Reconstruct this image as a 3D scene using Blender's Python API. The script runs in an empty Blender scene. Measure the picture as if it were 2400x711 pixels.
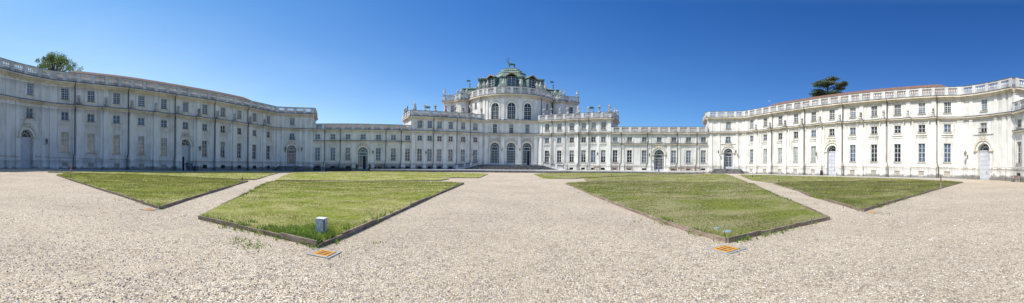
import bpy, bmesh, math, random
from mathutils import Vector, Matrix, geometry
rnd = random.Random(7)
sc = bpy.context.scene
col = sc.collection
R = math.radians

# ------------------------------------------------------------------ camera
F = 764.0; YC = 386.07; PSI = 0.0205; ROLL = 9.92/764
CAM = Vector((-1.4, 0.0, 1.65))
fw = Vector((math.sin(PSI), math.cos(PSI), 0))
rt = Vector((math.cos(PSI), -math.sin(PSI), 0))*math.cos(ROLL)+Vector((0, 0, math.sin(ROLL)))
up = rt.cross(fw).normalized()
cd = bpy.data.cameras.new('camera'); cam = bpy.data.objects.new('camera', cd); col.objects.link(cam)
cam.matrix_world = Matrix(((rt.x, up.x, -fw.x, CAM.x), (rt.y, up.y, -fw.y, CAM.y), (rt.z, up.z, -fw.z, CAM.z), (0, 0, 0, 1)))
cd.type = 'PANO'; cd.panorama_type = 'CENTRAL_CYLINDRICAL'
cd.central_cylindrical_range_u_min = -1200/F; cd.central_cylindrical_range_u_max = 1200/F
cd.central_cylindrical_range_v_max = YC/F; cd.central_cylindrical_range_v_min = -(711-YC)/F
cd.central_cylindrical_radius = 1.0
cd.clip_start = 0.05; cd.clip_end = 20000
sc.camera = cam

# ------------------------------------------------------------------ light
SUN_EL = R(56); SUN_AZ = R(186)          # azimuth as a plan angle from +X
sv = Vector((math.cos(SUN_AZ)*math.cos(SUN_EL), math.sin(SUN_AZ)*math.cos(SUN_EL), math.sin(SUN_EL)))
w = bpy.data.worlds.new('World'); sc.world = w; w.use_nodes = True
nt = w.node_tree; bg = nt.nodes['Background']
sky = nt.nodes.new('ShaderNodeTexSky'); sky.sky_type = 'NISHITA'; sky.sun_disc = False
sky.sun_elevation = SUN_EL; sky.sun_rotation = math.pi/2-SUN_AZ
sky.air_density = 1.0; sky.dust_density = 0.6; sky.ozone_density = 2.5; sky.altitude = 250
# clear summer air, whiter towards the sun and deeper blue away from it
_tc = nt.nodes.new('ShaderNodeTexCoord'); _dp = nt.nodes.new('ShaderNodeVectorMath'); _dp.operation = 'DOT_PRODUCT'
nt.links.new(_tc.outputs['Generated'], _dp.inputs[0]); _dp.inputs[1].default_value = (math.cos(SUN_AZ)*.5, math.sin(SUN_AZ)*.5, 0)
_ad = nt.nodes.new('ShaderNodeMath'); _ad.operation = 'ADD'; _ad.inputs[1].default_value = .5; nt.links.new(_dp.outputs['Value'], _ad.inputs[0])
_rp = nt.nodes.new('ShaderNodeValToRGB'); _e = _rp.color_ramp.elements
for _k in range(3): _e.new(.5)
for _el, (_p, _c) in zip(_e, [(0, (.20, .31, .475)), (.25, (.275, .425, .60)), (.5, (.42, .56, .71)), (.75, (.66, .68, .70)), (1, (.95, .80, .66))]): _el.position = _p; _el.color = (*_c, 1)
nt.links.new(_ad.outputs[0], _rp.inputs[0])
_sx = nt.nodes.new('ShaderNodeSeparateXYZ'); nt.links.new(_tc.outputs['Generated'], _sx.inputs[0])
_r2 = nt.nodes.new('ShaderNodeValToRGB'); _e = _r2.color_ramp.elements; _e.new(.5); _e.new(.7)
for _el, (_p, _c) in zip(_e, [(0, (.43, .405, .385)), (.45, (.185, .295, .365)), (.60, (.95, .80, .62)), (.85, (1, .86, .68))]): _el.position = _p; _el.color = (*_c, 1)  # upper stops: bright band added overhead, out of view, to fill shaded walls
nt.links.new(_sx.outputs[2], _r2.inputs[0])
def _mul(a, b, k=1.0):
    m = nt.nodes.new('ShaderNodeVectorMath'); m.operation = 'MULTIPLY'; nt.links.new(a, m.inputs[0])
    if isinstance(b, tuple): m.inputs[1].default_value = b
    else: nt.links.new(b, m.inputs[1])
    return m.outputs[0]
_ns = nt.nodes.new('ShaderNodeTexNoise'); _ns.inputs['Scale'].default_value = 1.6; _ns.inputs['Detail'].default_value = 6; _ns.inputs['Distortion'].default_value = .6
_mp = nt.nodes.new('ShaderNodeMapping'); _mp.inputs['Scale'].default_value = (1, 1, 3.5); _mp.inputs['Rotation'].default_value = (.3, .2, 0); nt.links.new(_tc.outputs['Generated'], _mp.inputs[0]); nt.links.new(_mp.outputs[0], _ns.inputs['Vector'])
_r3 = nt.nodes.new('ShaderNodeValToRGB'); _e = _r3.color_ramp.elements; _e[0].position = .42; _e[0].color = (.97, .985, .99, 1); _e[1].position = .75; _e[1].color = (1.0, 1.0, 1.0, 1); nt.links.new(_ns.outputs['Fac'], _r3.inputs[0])
_e[0].color = (.86, .93, .98, 1)
nt.links.new(_mul(_mul(_mul(_mul(sky.outputs[0], _rp.outputs[0]), _r2.outputs[0]), _r3.outputs[0]), (4.6, 4.6, 4.6)), bg.inputs[0]); bg.inputs[1].default_value = 0.12
ld = bpy.data.lights.new('sun', 'SUN'); ld.energy = 4.8; ld.angle = R(0.5); ld.color = (1, .95, .88)
lo = bpy.data.objects.new('sun', ld); col.objects.link(lo); lo.rotation_euler = sv.to_track_quat('Z', 'Y').to_euler()
lo.location = (0, 0, 60)
sc.view_settings.view_transform = 'Standard'; sc.view_settings.look = 'None'
sc.view_settings.gamma = 1; sc.view_settings.use_curve_mapping = False
sc.view_settings.exposure = 0.24
sc.cycles.max_bounces = 6; sc.cycles.diffuse_bounces = 3

# ------------------------------------------------------------------ terrain
def bearing(x, y): return math.atan2(x-CAM.x, y-CAM.y)
def project(p):
    d = p-CAM; a = math.atan2(d.dot(rt), d.dot(fw)); h = math.hypot(d.dot(rt), d.dot(fw))
    return 1200+F*a, YC-F*d.dot(up)/h
_pl = [(0, 365.6, 45.3), (60, 367, 47.4), (245, 373.5, 52.3), (460, 378.8, 59.7), (690, 383.9, 75.4), (735, 384.2, 78), (850, 384.6, 77.2),
       (963, 385.5, 79.6), (1133, 386.5, 86), (1270, 387.9, 84.5), (1433, 388.8, 80), (1560, 390.3, 77.5), (1700, 389.9, 78), (1940, 390.4, 63.1),
       (2160, 392.6, 55), (2340, 396, 48.9), (2400, 397.2, 46)]
_gz = []
for px_, yp_, d_ in _pl:
    a_ = (px_-1200)/F+PSI
    pr = project(Vector((CAM.x+d_*math.sin(a_), CAM.y+d_*math.cos(a_), 1.76)))
    _gz.append((a_, (pr[1]-yp_)*d_/F))
def gz(x, y):
    """gentle fall and rise of the court's ground"""
    a = bearing(x, y); r = math.hypot(x-CAM.x, y-CAM.y)
    if a <= _gz[0][0]: g = _gz[0][1]
    elif a >= _gz[-1][0]: g = _gz[-1][1]
    else:
        for i in range(len(_gz)-1):
            if a <= _gz[i+1][0]:
                t = (a-_gz[i][0])/(_gz[i+1][0]-_gz[i][0]); t = t*t*(3-2*t)
                g = _gz[i][1]*(1-t)+_gz[i+1][1]*t; break
    t = min(1, max(0, (r-12)/30)); t = t*t*(3-2*t)
    b = min(1, max(0, (2.7-abs(a))/.9))
    return g*t*b
def ground(px, py, z=0.0):
    """the point of the ground (z above it) that a pixel of the 2400 px photograph shows"""
    a = (px-1200)/F; v = (YC-py)/F
    d = rt*math.sin(a)+fw*math.cos(a)+up*v
    g = 0
    for _ in range(12):
        t = (z+g-CAM.z)/d.z
        p = CAM+d*t; g = gz(p.x, p.y)*.5+g*.5
    return (p.x, p.y)
def at(px, dist):
    a = (px-1200)/F+PSI
    return (CAM.x+dist*math.sin(a), CAM.y+dist*math.cos(a))

# ------------------------------------------------------------------ materials
def newmat(name):
    m = bpy.data.materials.new(name); m.use_nodes = True
    t = m.node_tree; b = t.nodes['Principled BSDF']; return m, t, b
def N(t, typ, **k):
    n = t.nodes.new(typ)
    for a, v in k.items(): setattr(n, a, v)
    return n
def pos(t, scale=(1, 1, 1), obj=False):
    g = N(t, 'ShaderNodeTexCoord') if obj else N(t, 'ShaderNodeNewGeometry')
    mp = N(t, 'ShaderNodeMapping'); mp.inputs['Scale'].default_value = scale
    t.links.new(g.outputs['Object' if obj else 'Position'], mp.inputs[0]); return mp.outputs[0]
def noise(t, vec, s, det=4, rough=.55):
    n = N(t, 'ShaderNodeTexNoise'); n.inputs['Scale'].default_value = s; n.inputs['Detail'].default_value = det
    n.inputs['Roughness'].default_value = rough; t.links.new(vec, n.inputs['Vector']); return n.outputs['Fac']
def ramp(t, fac, stops):
    r = N(t, 'ShaderNodeValToRGB'); e = r.color_ramp.elements
    while len(e) < len(stops): e.new(.5)
    for el, (p, c) in zip(e, stops):
        el.position = p; el.color = (*c, 1) if len(c) == 3 else c
    t.links.new(fac, r.inputs[0]); return r.outputs[0]
def mix(t, fac, a, b, mode='MIX'):
    m = N(t, 'ShaderNodeMix', data_type='RGBA', blend_type=mode)
    for s, v in ((m.inputs[0], fac), (m.inputs[6], a), (m.inputs[7], b)):
        if hasattr(v, 'links') or isinstance(v, bpy.types.NodeSocket): t.links.new(v, s)
        elif isinstance(v, (int, float)): s.default_value = v
        else: s.default_value = (*v, 1)
    return m.outputs[2]
def mth(t, op, a, b=None, clamp=False):
    m = N(t, 'ShaderNodeMath', operation=op, use_clamp=clamp)
    for i, v in enumerate((a, b)):
        if v is None: continue
        if isinstance(v, bpy.types.NodeSocket): t.links.new(v, m.inputs[i])
        else: m.inputs[i].default_value = v
    return m.outputs[0]
def bump(t, b, h, dist, strength=1):
    n = N(t, 'ShaderNodeBump'); n.inputs['Distance'].default_value = dist; n.inputs['Strength'].default_value = strength
    t.links.new(h, n.inputs['Height']); t.links.new(n.outputs[0], b.inputs['Normal'])
G3 = lambda v: (v, v, v)
def plaster(name, c1, c2, dirt=(.22, .21, .19), streak=.5, base=True):
    m, t, b = newmat(name); b.inputs['Roughness'].default_value = .85
    p = pos(t)
    n1 = noise(t, p, .5, 5); c = ramp(t, n1, [(.35, c2), (.6, c1)])
    n2 = noise(t, pos(t, (1.6, 1.6, .18)), 1.3, 6, .65)
    s = ramp(t, n2, [(.5, G3(0)), (.74, G3(1))])
    c = mix(t, mth(t, 'MULTIPLY', s, streak), c, tuple(x*.62 for x in c2))
    pt = noise(t, p, .23, 3, .5); c = mix(t, ramp(t, pt, [(.50, G3(0)), (.56, G3(.35))]), c, tuple(x*1.0 for x in c1))
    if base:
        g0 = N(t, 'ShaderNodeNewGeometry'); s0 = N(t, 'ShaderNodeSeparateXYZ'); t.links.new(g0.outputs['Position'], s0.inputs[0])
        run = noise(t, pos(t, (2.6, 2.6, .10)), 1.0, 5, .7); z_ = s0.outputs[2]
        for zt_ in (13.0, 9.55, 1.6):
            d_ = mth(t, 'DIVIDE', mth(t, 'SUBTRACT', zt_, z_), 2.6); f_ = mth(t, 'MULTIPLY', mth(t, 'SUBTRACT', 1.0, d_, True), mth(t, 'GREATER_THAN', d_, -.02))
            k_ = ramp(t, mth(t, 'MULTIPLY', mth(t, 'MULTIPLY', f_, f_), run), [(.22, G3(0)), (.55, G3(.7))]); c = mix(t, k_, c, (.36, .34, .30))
    if base:
        g = N(t, 'ShaderNodeNewGeometry'); sp = N(t, 'ShaderNodeSeparateXYZ'); t.links.new(g.outputs['Position'], sp.inputs[0])
        n3 = noise(t, pos(t, (1, 1, .9)), 1.1, 6, .7)
        h = mth(t, 'SUBTRACT', mth(t, 'MULTIPLY', n3, 2.0), mth(t, 'MULTIPLY', sp.outputs[2], 1.15))
        h = mth(t, 'ADD', h, .05)
        k = ramp(t, h, [(.15, G3(0)), (.6, G3(1))])
        c = mix(t, k, c, dirt)
    t.links.new(c, b.inputs['Base Color'])
    bump(t, b, noise(t, p, 14, 5), .012, .5)
    return m
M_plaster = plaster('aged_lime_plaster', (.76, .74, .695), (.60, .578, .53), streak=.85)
M_plinth_dark = plaster('dark_plinth_plaster', (.34, .34, .35), (.16, .165, .18), dirt=(.05, .052, .06), streak=.9)  # darker bluish plaster for the left gallery and arm plinths
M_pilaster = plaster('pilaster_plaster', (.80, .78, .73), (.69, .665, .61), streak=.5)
M_mould = plaster('moulding_plaster', (.70, .63, .52), (.50, .43, .33), streak=.8, base=False)  # tan of the shaded undersides put into the whole moulding colour
M_stone = plaster('weathered_stone', (.66, .65, .63), (.48, .47, .455), streak=.9, base=False)
M_statue = plaster('lichened_marble', (.56, .54, .50), (.22, .21, .20), streak=.8, base=False)
def simple(name, c, rough=.6, metal=0, c2=None, s=4, bumpd=0):
    m, t, b = newmat(name); b.inputs['Roughness'].default_value = rough; b.inputs['Metallic'].default_value = metal
    if c2: t.links.new(ramp(t, noise(t, pos(t), s, 5), [(.35, c), (.65, c2)]), b.inputs['Base Color'])
    else: b.inputs['Base Color'].default_value = (*c, 1)
    if bumpd: bump(t, b, noise(t, pos(t), s*3, 5), bumpd)
    return m
M_cap = simple('dark_weathered_flashing', (.05, .05, .052), .8, 0, (.13, .125, .12), 2)
M_pipe = simple('dark_downpipe_metal', (.035, .033, .033), .55, 0, (.07, .055, .05), 3)
M_frame = simple('greyed_white_window_paint', (.60, .60, .58), .5, 0, (.48, .48, .47), 2)
M_door = simple('grey_white_door_paint', (.58, .60, .63), .45, 0, (.48, .50, .54), 1.5)
M_dark = simple('dark_interior', (.012, .012, .014), .9)
M_vent = simple('blind_panel_beige', (.42, .38, .31), .9, 0, (.33, .30, .25), 3)
M_black = simple('black_painted_metal', (.015, .015, .016), .45)
M_iron = simple('wrought_iron', (.05, .05, .052), .5)
M_greencopper = simple('verdigris_lantern', (.07, .11, .09), .55, 0, (.12, .16, .12), 12)
M_gold = simple('ochre_gilded_trim', (.45, .27, .07), .5, 0, (.30, .17, .06), 5)
M_benchwood = simple('faded_bench_wood', (.24, .15, .10), .8, 0, (.33, .23, .17), 8)
M_benchstone = simple('bench_end_stone', (.4, .39, .36), .9, 0, (.3, .29, .27), 6)
M_step = simple('dark_mossy_step_stone', (.06, .06, .057), .9, 0, (.22, .21, .20), 1.6, .01)
M_kerb = simple('pale_kerb_stone', (.60, .58, .54), .85, 0, (.46, .44, .41), 1.2)
M_pave = simple('worn_pavement_stone', (.46, .44, .40), .9, 0, (.34, .33, .31), .8, .01)
M_red = simple('faded_red_paint', (.55, .05, .04), .6, 0, (.65, .14, .10), 20)
M_white = simple('scuffed_white_paint', (.7, .68, .66), .6, 0, (.55, .52, .5), 20)
M_orange = simple('orange_grate_paint', (.60, .28, .03), .7, 0, (.42, .21, .05), 18)
M_galv = simple('galvanised_frame_metal', (.34, .34, .33), .95, 0, (.24, .24, .23), 22)
M_concbox = simple('scuffed_grey_box_metal', (.68, .68, .67), .8, 0, (.34, .34, .34), 26)
M_lid = simple('pale_blue_lid_plastic', (.14, .22, .24), .85, 0, (.22, .28, .285), 14)
# glass
def glass(name, c, rough=.04, ior=1.75):
    m, t, b = newmat(name); b.inputs['Roughness'].default_value = rough
    b.inputs['IOR'].default_value = ior; b.inputs['Specular IOR Level'].default_value = .6
    k = ramp(t, noise(t, pos(t), .9, 3), [(.35, c), (.65, tuple(x*2.2+.01 for x in c))])
    t.links.new(k, b.inputs['Base Color'])
    bump(t, b, noise(t, pos(t), 2.2, 2), .02, .35)
    return m
M_glass = glass('old_window_glass', (.018, .023, .03))
M_glass_dark = glass('deep_door_glass', (.012, .016, .022), .05, 1.4)
M_glass_blue = glass('blue_reflection_glass', (.05, .075, .11), .08, 1.6)  # blue of the reflected sky put into the pane colour
M_glass_cream = glass('cream_reflection_glass', (.20, .185, .15), .10, 1.75)  # bright reflection of the sunlit wing put into the pane colour
M_glass_pale = glass('shuttered_window_glass', (.20, .22, .20), .12)
# glazed lamp
M_blind = simple('faded_window_blind', (.20, .205, .20), .6, 0, (.28, .28, .26), 3)
M_lampglass = simple('lantern_glass', (.22, .24, .20), .15)
# roof tiles
def tiles():
    m, t, b = newmat('terracotta_tiles'); b.inputs['Roughness'].default_value = .9
    p = pos(t); c = ramp(t, noise(t, p, 5, 4), [(.3, (.10, .055, .038)), (.5, (.26, .12, .075)), (.72, (.40, .25, .17))])
    v = N(t, 'ShaderNodeTexVoronoi'); v.inputs['Scale'].default_value = 4; t.links.new(p, v.inputs['Vector'])
    c = mix(t, .35, c, v.outputs['Color'], 'MULTIPLY')
    c = mix(t, .5, c, ramp(t, noise(t, p, 5, 4), [(.3, (.17, .09, .06)), (.72, (.40, .25, .18))]))
    t.links.new(c, b.inputs['Base Color'])
    wv = N(t, 'ShaderNodeTexWave', bands_direction='Y'); wv.inputs['Scale'].default_value = .9; wv.inputs['Distortion'].default_value = .3
    t.links.new(p, wv.inputs['Vector']); bump(t, b, wv.outputs['Fac'], .16)
    c2_ = mix(t, ramp(t, wv.outputs['Fac'], [(.1, G3(.6)), (.4, G3(0))]), c, (.07, .04, .03)); t.links.new(c2_, b.inputs['Base Color'])
    return m
M_tile = tiles()
def copper():
    m, t, b = newmat('verdigris_copper'); b.inputs['Roughness'].default_value = .7
    p = pos(t); c = ramp(t, noise(t, p, .9, 6, .65), [(.3, (.05, .08, .068)), (.5, (.13, .195, .165)), (.72, (.27, .35, .30))])
    s = ramp(t, noise(t, pos(t, (3, 3, .3)), 1.2, 5, .7), [(.5, G3(0)), (.75, G3(1))])
    c = mix(t, mth(t, 'MULTIPLY', s, .5), c, (.05, .085, .075))
    t.links.new(c, b.inputs['Base Color'])
    wv = N(t, 'ShaderNodeTexWave', bands_direction='X'); wv.inputs['Scale'].default_value = .55; wv.inputs['Detail'].default_value = 0
    t.links.new(p, wv.inputs['Vector']); bump(t, b, mth(t, 'POWER', wv.outputs['Fac'], 10), .06)
    return m
M_copper = copper()
M_bronze = simple('green_bronze', (.05, .09, .075), .55, .2, (.11, .17, .14), 3)
def gravel():
    m, t, b = newmat('beige_gravel'); b.inputs['Roughness'].default_value = .95
    p = pos(t)
    v = N(t, 'ShaderNodeTexVoronoi'); v.inputs['Scale'].default_value = 46; t.links.new(p, v.inputs['Vector'])
    sp = N(t, 'ShaderNodeSeparateColor'); t.links.new(v.outputs['Color'], sp.inputs[0])
    c = ramp(t, sp.outputs[0], [(.0, (.10, .075, .055)), (.16, (.31, .24, .165)), (.5, (.46, .375, .265)), (.8, (.57, .48, .35)), (1, (.76, .69, .56))])
    v2 = N(t, 'ShaderNodeTexVoronoi'); v2.inputs['Scale'].default_value = 13; t.links.new(p, v2.inputs['Vector'])
    s2 = N(t, 'ShaderNodeSeparateColor'); t.links.new(v2.outputs['Color'], s2.inputs[0])
    c = mix(t, ramp(t, s2.outputs[1], [(.90, G3(0)), (.93, G3(.6))]), c, (.20, .16, .13))
    c = mix(t, ramp(t, s2.outputs[0], [(.95, G3(0)), (.97, G3(.25))]), c, (.68, .60, .48))
    big = noise(t, p, .22, 5, .6)
    c = mix(t, ramp(t, big, [(.35, G3(.45)), (.62, G3(0))]), c, (.27, .215, .155))
    tr_ = noise(t, pos(t, (1.0, .16, 1)), .8, 5, .6); c = mix(t, ramp(t, tr_, [(.50, G3(0)), (.68, G3(.45))]), c, (.50, .41, .28))
    tint = noise(t, p, 1.7, 4, .6)
    c = mix(t, ramp(t, tint, [(.45, G3(0)), (.75, G3(.3))]), c, (.50, .42, .32))
    t.links.new(c, b.inputs['Base Color'])
    h = mth(t, 'ADD', mth(t, 'MULTIPLY', v.outputs['Distance'], -1.0), mth(t, 'MULTIPLY', noise(t, p, 3.0, 5), 1.6))
    bump(t, b, h, .022)
    return m
M_gravel = gravel()
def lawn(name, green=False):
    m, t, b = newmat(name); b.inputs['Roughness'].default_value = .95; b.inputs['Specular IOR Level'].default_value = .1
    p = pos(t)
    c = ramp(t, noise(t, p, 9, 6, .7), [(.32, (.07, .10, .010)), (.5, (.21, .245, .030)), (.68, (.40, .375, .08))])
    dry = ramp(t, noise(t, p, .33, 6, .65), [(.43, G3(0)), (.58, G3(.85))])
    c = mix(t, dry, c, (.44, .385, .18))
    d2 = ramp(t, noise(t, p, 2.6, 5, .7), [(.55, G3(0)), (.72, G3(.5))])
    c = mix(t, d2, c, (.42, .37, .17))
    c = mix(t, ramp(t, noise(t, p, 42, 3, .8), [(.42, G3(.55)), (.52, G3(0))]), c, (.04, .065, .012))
    if green: c = mix(t, 1.0, c, (.80, .80, .95), 'MULTIPLY')  # dulls the base colour to imitate grass that is not backlit
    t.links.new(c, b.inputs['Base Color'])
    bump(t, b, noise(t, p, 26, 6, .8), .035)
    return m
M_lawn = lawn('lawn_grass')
M_lawn2 = lawn('frontlit_lawn_grass', True)  # sun-angle difference of the right lawns put into the grass colour
def leafmat(name, stops, trans=.25):
    m, t, b = newmat(name); b.inputs['Roughness'].default_value = .6
    g = N(t, 'ShaderNodeNewGeometry')
    c = ramp(t, g.outputs['Random Per Island'], stops)
    big = ramp(t, noise(t, pos(t), .5, 3), [(.35, G3(.62)), (.65, G3(1.12))])
    c = mix(t, 1.0, c, big, 'MULTIPLY')
    t.links.new(c, b.inputs['Base Color'])
    tr = N(t, 'ShaderNodeBsdfTranslucent'); t.links.new(c, tr.inputs[0])
    ms = N(t, 'ShaderNodeMixShader'); ms.inputs[0].default_value = trans
    t.links.new(b.outputs[0], ms.inputs[1]); t.links.new(tr.outputs[0], ms.inputs[2])
    t.links.new(ms.outputs[0], t.nodes['Material Output'].inputs[0]); return m
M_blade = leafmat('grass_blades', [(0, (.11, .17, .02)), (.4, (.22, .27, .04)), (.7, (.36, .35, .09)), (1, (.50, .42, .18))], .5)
M_blade2 = leafmat('frontlit_grass_blades', [(0, (.09, .13, .025)), (.35, (.18, .215, .045)), (.65, (.31, .30, .09)), (1, (.48, .40, .2))], .45)  # front-lit look of the right lawns put into the blade colour
M_weed = leafmat('weed_leaves', [(0, (.10, .19, .025)), (.7, (.20, .31, .045)), (1, (.33, .40, .08))], .5)
M_leaf = leafmat('broad_leaves', [(0, (.06, .11, .025)), (.6, (.13, .20, .045)), (1, (.24, .30, .08))], .45)
M_cedar = leafmat('cedar_needles', [(0, (.04, .07, .035)), (.6, (.10, .145, .075)), (1, (.2, .23, .12))], .2)
M_bark = simple('grey_brown_bark', (.09, .07, .055), .95, 0, (.15, .12, .10), 6, .03)
def wood():
    m, t, b = newmat('weathered_edging_board'); b.inputs['Roughness'].default_value = .9
    c = ramp(t, noise(t, pos(t, (1, 1, 6)), 2.2, 6, .7), [(.3, (.11, .075, .055)), (.5, (.22, .16, .12)), (.72, (.42, .35, .29))])
    t.links.new(c, b.inputs['Base Color']); bump(t, b, noise(t, pos(t, (1, 1, 12)), 9, 5), .01); return m
M_board = wood()
M_skin = simple('skin', (.45, .27, .2), .6)
M_hair = simple('dark_hair', (.03, .02, .015), .7)
M_navy = simple('dark_teal_cloth', (.02, .05, .09), .9)
M_blue = simple('bright_blue_cloth', (.03, .12, .42), .85)
M_denim = simple('mid_blue_trouser_cloth', (.04, .12, .32), .9)
M_darkcloth = simple('black_trouser_cloth', (.015, .016, .025), .9)
M_leather = simple('black_bag_cloth', (.01, .01, .012), .7)

# ------------------------------------------------------------------ mesh helpers
class MB:
    def __init__(s): s.v = []; s.f = []; s.m = []
    def add(s, vs, fs, mi=0):
        k = len(s.v); s.v.extend(vs)
        for f in fs: s.f.append([i+k for i in f]); s.m.append(mi)
    def box(s, W, s0, s1, z0, z1, o0, o1, mi=0, ds=3.0):
        n = max(1, int(math.ceil(abs(s1-s0)/ds))); vs = []
        for i in range(n+1):
            u = s0+(s1-s0)*i/n
            vs += [W(u, z0, o0), W(u, z0, o1), W(u, z1, o1), W(u, z1, o0)]
        fs = [(3, 2, 1, 0), (4*n, 4*n+1, 4*n+2, 4*n+3)]
        for i in range(n):
            a = 4*i; b = a+4
            for j in range(4): fs.append((a+j, a+(j+1) % 4, b+(j+1) % 4, b+j))
        s.add(vs, fs, mi)
    def ring(s, W, sc_, zs, r0, r1, o0, o1, mi=0, n=14, a0=0, a1=math.pi):
        vs = []
        for i in range(n+1):
            a = a0+(a1-a0)*i/n; c, q = math.cos(a), math.sin(a)
            vs += [W(sc_+r0*c, zs+r0*q, o0), W(sc_+r1*c, zs+r1*q, o0), W(sc_+r1*c, zs+r1*q, o1), W(sc_+r0*c, zs+r0*q, o1)]
        fs = [(0, 1, 2, 3), (4*n+3, 4*n+2, 4*n+1, 4*n)]
        for i in range(n):
            a = 4*i; b = a+4
            for j in range(4): fs.append((a+j, b+j, b+(j+1) % 4, a+(j+1) % 4))
        s.add(vs, fs, mi)
    def prism(s, pts, z0, z1, mi=0, pts1=None):
        n = len(pts); pts1 = pts1 or pts
        vs = [(x, y, z0) for x, y in pts]+[(x, y, z1) for x, y in pts1]
        fs = [tuple(range(n-1, -1, -1)), tuple(range(n, 2*n))]+[(i, (i+1) % n, n+(i+1) % n, n+i) for i in range(n)]
        s.add(vs, fs, mi)
    def lathe(s, prof, n=10, c=(0, 0, 0), mi=0, sx=1, sy=1):
        vs = []
        for r, z in prof:
            for i in range(n):
                a = 2*math.pi*i/n; vs.append((c[0]+r*sx*math.cos(a), c[1]+r*sy*math.sin(a), c[2]+z))
        fs = [tuple(range(n-1, -1, -1)), tuple(range(n*(len(prof)-1), n*len(prof)))]
        for k in range(len(prof)-1):
            for i in range(n): fs.append((k*n+i, k*n+(i+1) % n, (k+1)*n+(i+1) % n, (k+1)*n+i))
        s.add(vs, fs, mi)
    def tube(s, pts, r, n=6, mi=0, r1=None):
        P = [Vector(p) for p in pts]; r1 = r if r1 is None else r1; vs = []; m = len(P)
        for k, p in enumerate(P):
            d = (P[min(k+1, m-1)]-P[max(k-1, 0)]).normalized()
            u = d.orthogonal().normalized() if k == 0 else (u-d*u.dot(d)).normalized()
            v_ = d.cross(u); q = r+(r1-r)*k/max(1, m-1)
            for i in range(n):
                a = 2*math.pi*i/n; vs.append(tuple(p+(u*math.cos(a)+v_*math.sin(a))*q))
        fs = [tuple(range(n-1, -1, -1)), tuple(range(n*(m-1), n*m))]
        for k in range(m-1):
            for i in range(n): fs.append((k*n+i, k*n+(i+1) % n, (k+1)*n+(i+1) % n, (k+1)*n+i))
        s.add(vs, fs, mi)
    def blob(s, c, rx, ry=None, rz=None, mi=0, jit=0, sub=1):
        bm = bmesh.new(); bmesh.ops.create_icosphere(bm, subdivisions=sub, radius=1)
        ry = ry or rx; rz = rz or rx
        for v in bm.verts:
            k = 1+rnd.uniform(-jit, jit); v.co = Vector((v.co.x*rx*k, v.co.y*ry*k, v.co.z*rz*k))+Vector(c)
        bm.verts.index_update()
        s.add([tuple(v.co) for v in bm.verts], [[v.index for v in f.verts] for f in bm.faces], mi); bm.free()
    def mesh(s, name, mats, origin=(0, 0, 0), warp=True, smooth=False, fix=True):
        me = bpy.data.meshes.new(name); ox, oy, oz = origin
        if warp: V = [(x-ox, y-oy, z+gz(x, y)-oz) for x, y, z in s.v]
        else: V = [(x-ox, y-oy, z-oz) for x, y, z in s.v]
        me.from_pydata(V, [], s.f)
        if not isinstance(mats, (list, tuple)): mats = [mats]
        for m in mats: me.materials.append(m)
        if len(mats) > 1: me.polygons.foreach_set('material_index', s.m)
        if smooth: me.polygons.foreach_set('use_smooth', [True]*len(s.f))
        if fix:
            bm = bmesh.new(); bm.from_mesh(me); bmesh.ops.recalc_face_normals(bm, faces=bm.faces); bm.to_mesh(me); bm.free()
        me.update(); return me
    def build(s, name, mats, parent=None, warp=True, smooth=False, fix=True):
        if not s.v: return None
        root = parent
        while root is not None and root.parent is not None: root = root.parent
        org = tuple(root.location) if root is not None else (0, 0, 0)
        o = bpy.data.objects.new(name, s.mesh(name, mats, org, warp, smooth, fix)); col.objects.link(o)
        if parent is not None: o.parent = parent
        return o
def tag(o, label=None, cat=None, group=None, kind=None):
    if label: o['label'] = label
    if cat: o['category'] = cat
    if group: o['group'] = group
    if kind: o['kind'] = kind
    return o
def thing(name, loc, label, cat, group=None, rz=0):
    o = bpy.data.objects.new(name, None); col.objects.link(o); o.location = loc; o.rotation_euler = (0, 0, rz)
    o.empty_display_size = .3
    return tag(o, label, cat, group)
def local(mb, name, mats, parent, smooth=False, fix=True):
    """mesh given in the thing's own coordinates"""
    o = bpy.data.objects.new(name, mb.mesh(name, mats, (0, 0, 0), False, smooth, fix)); col.objects.link(o); o.parent = parent; return o
kids = {}
def copy_tree(o, loc, rz, label, group=None, scale=None):
    def cp(x, par):
        c = x.copy(); col.objects.link(c)
        if par is not None: c.parent = par
        for ch in x.children: cp(ch, c)
        return c
    c = cp(o, None); c.location = loc; c.rotation_euler = (0, 0, rz); c['label'] = label
    if group: c['group'] = group
    if scale: c.scale = scale
    return c
def I(x, y, z): return (x, y, z)

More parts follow.
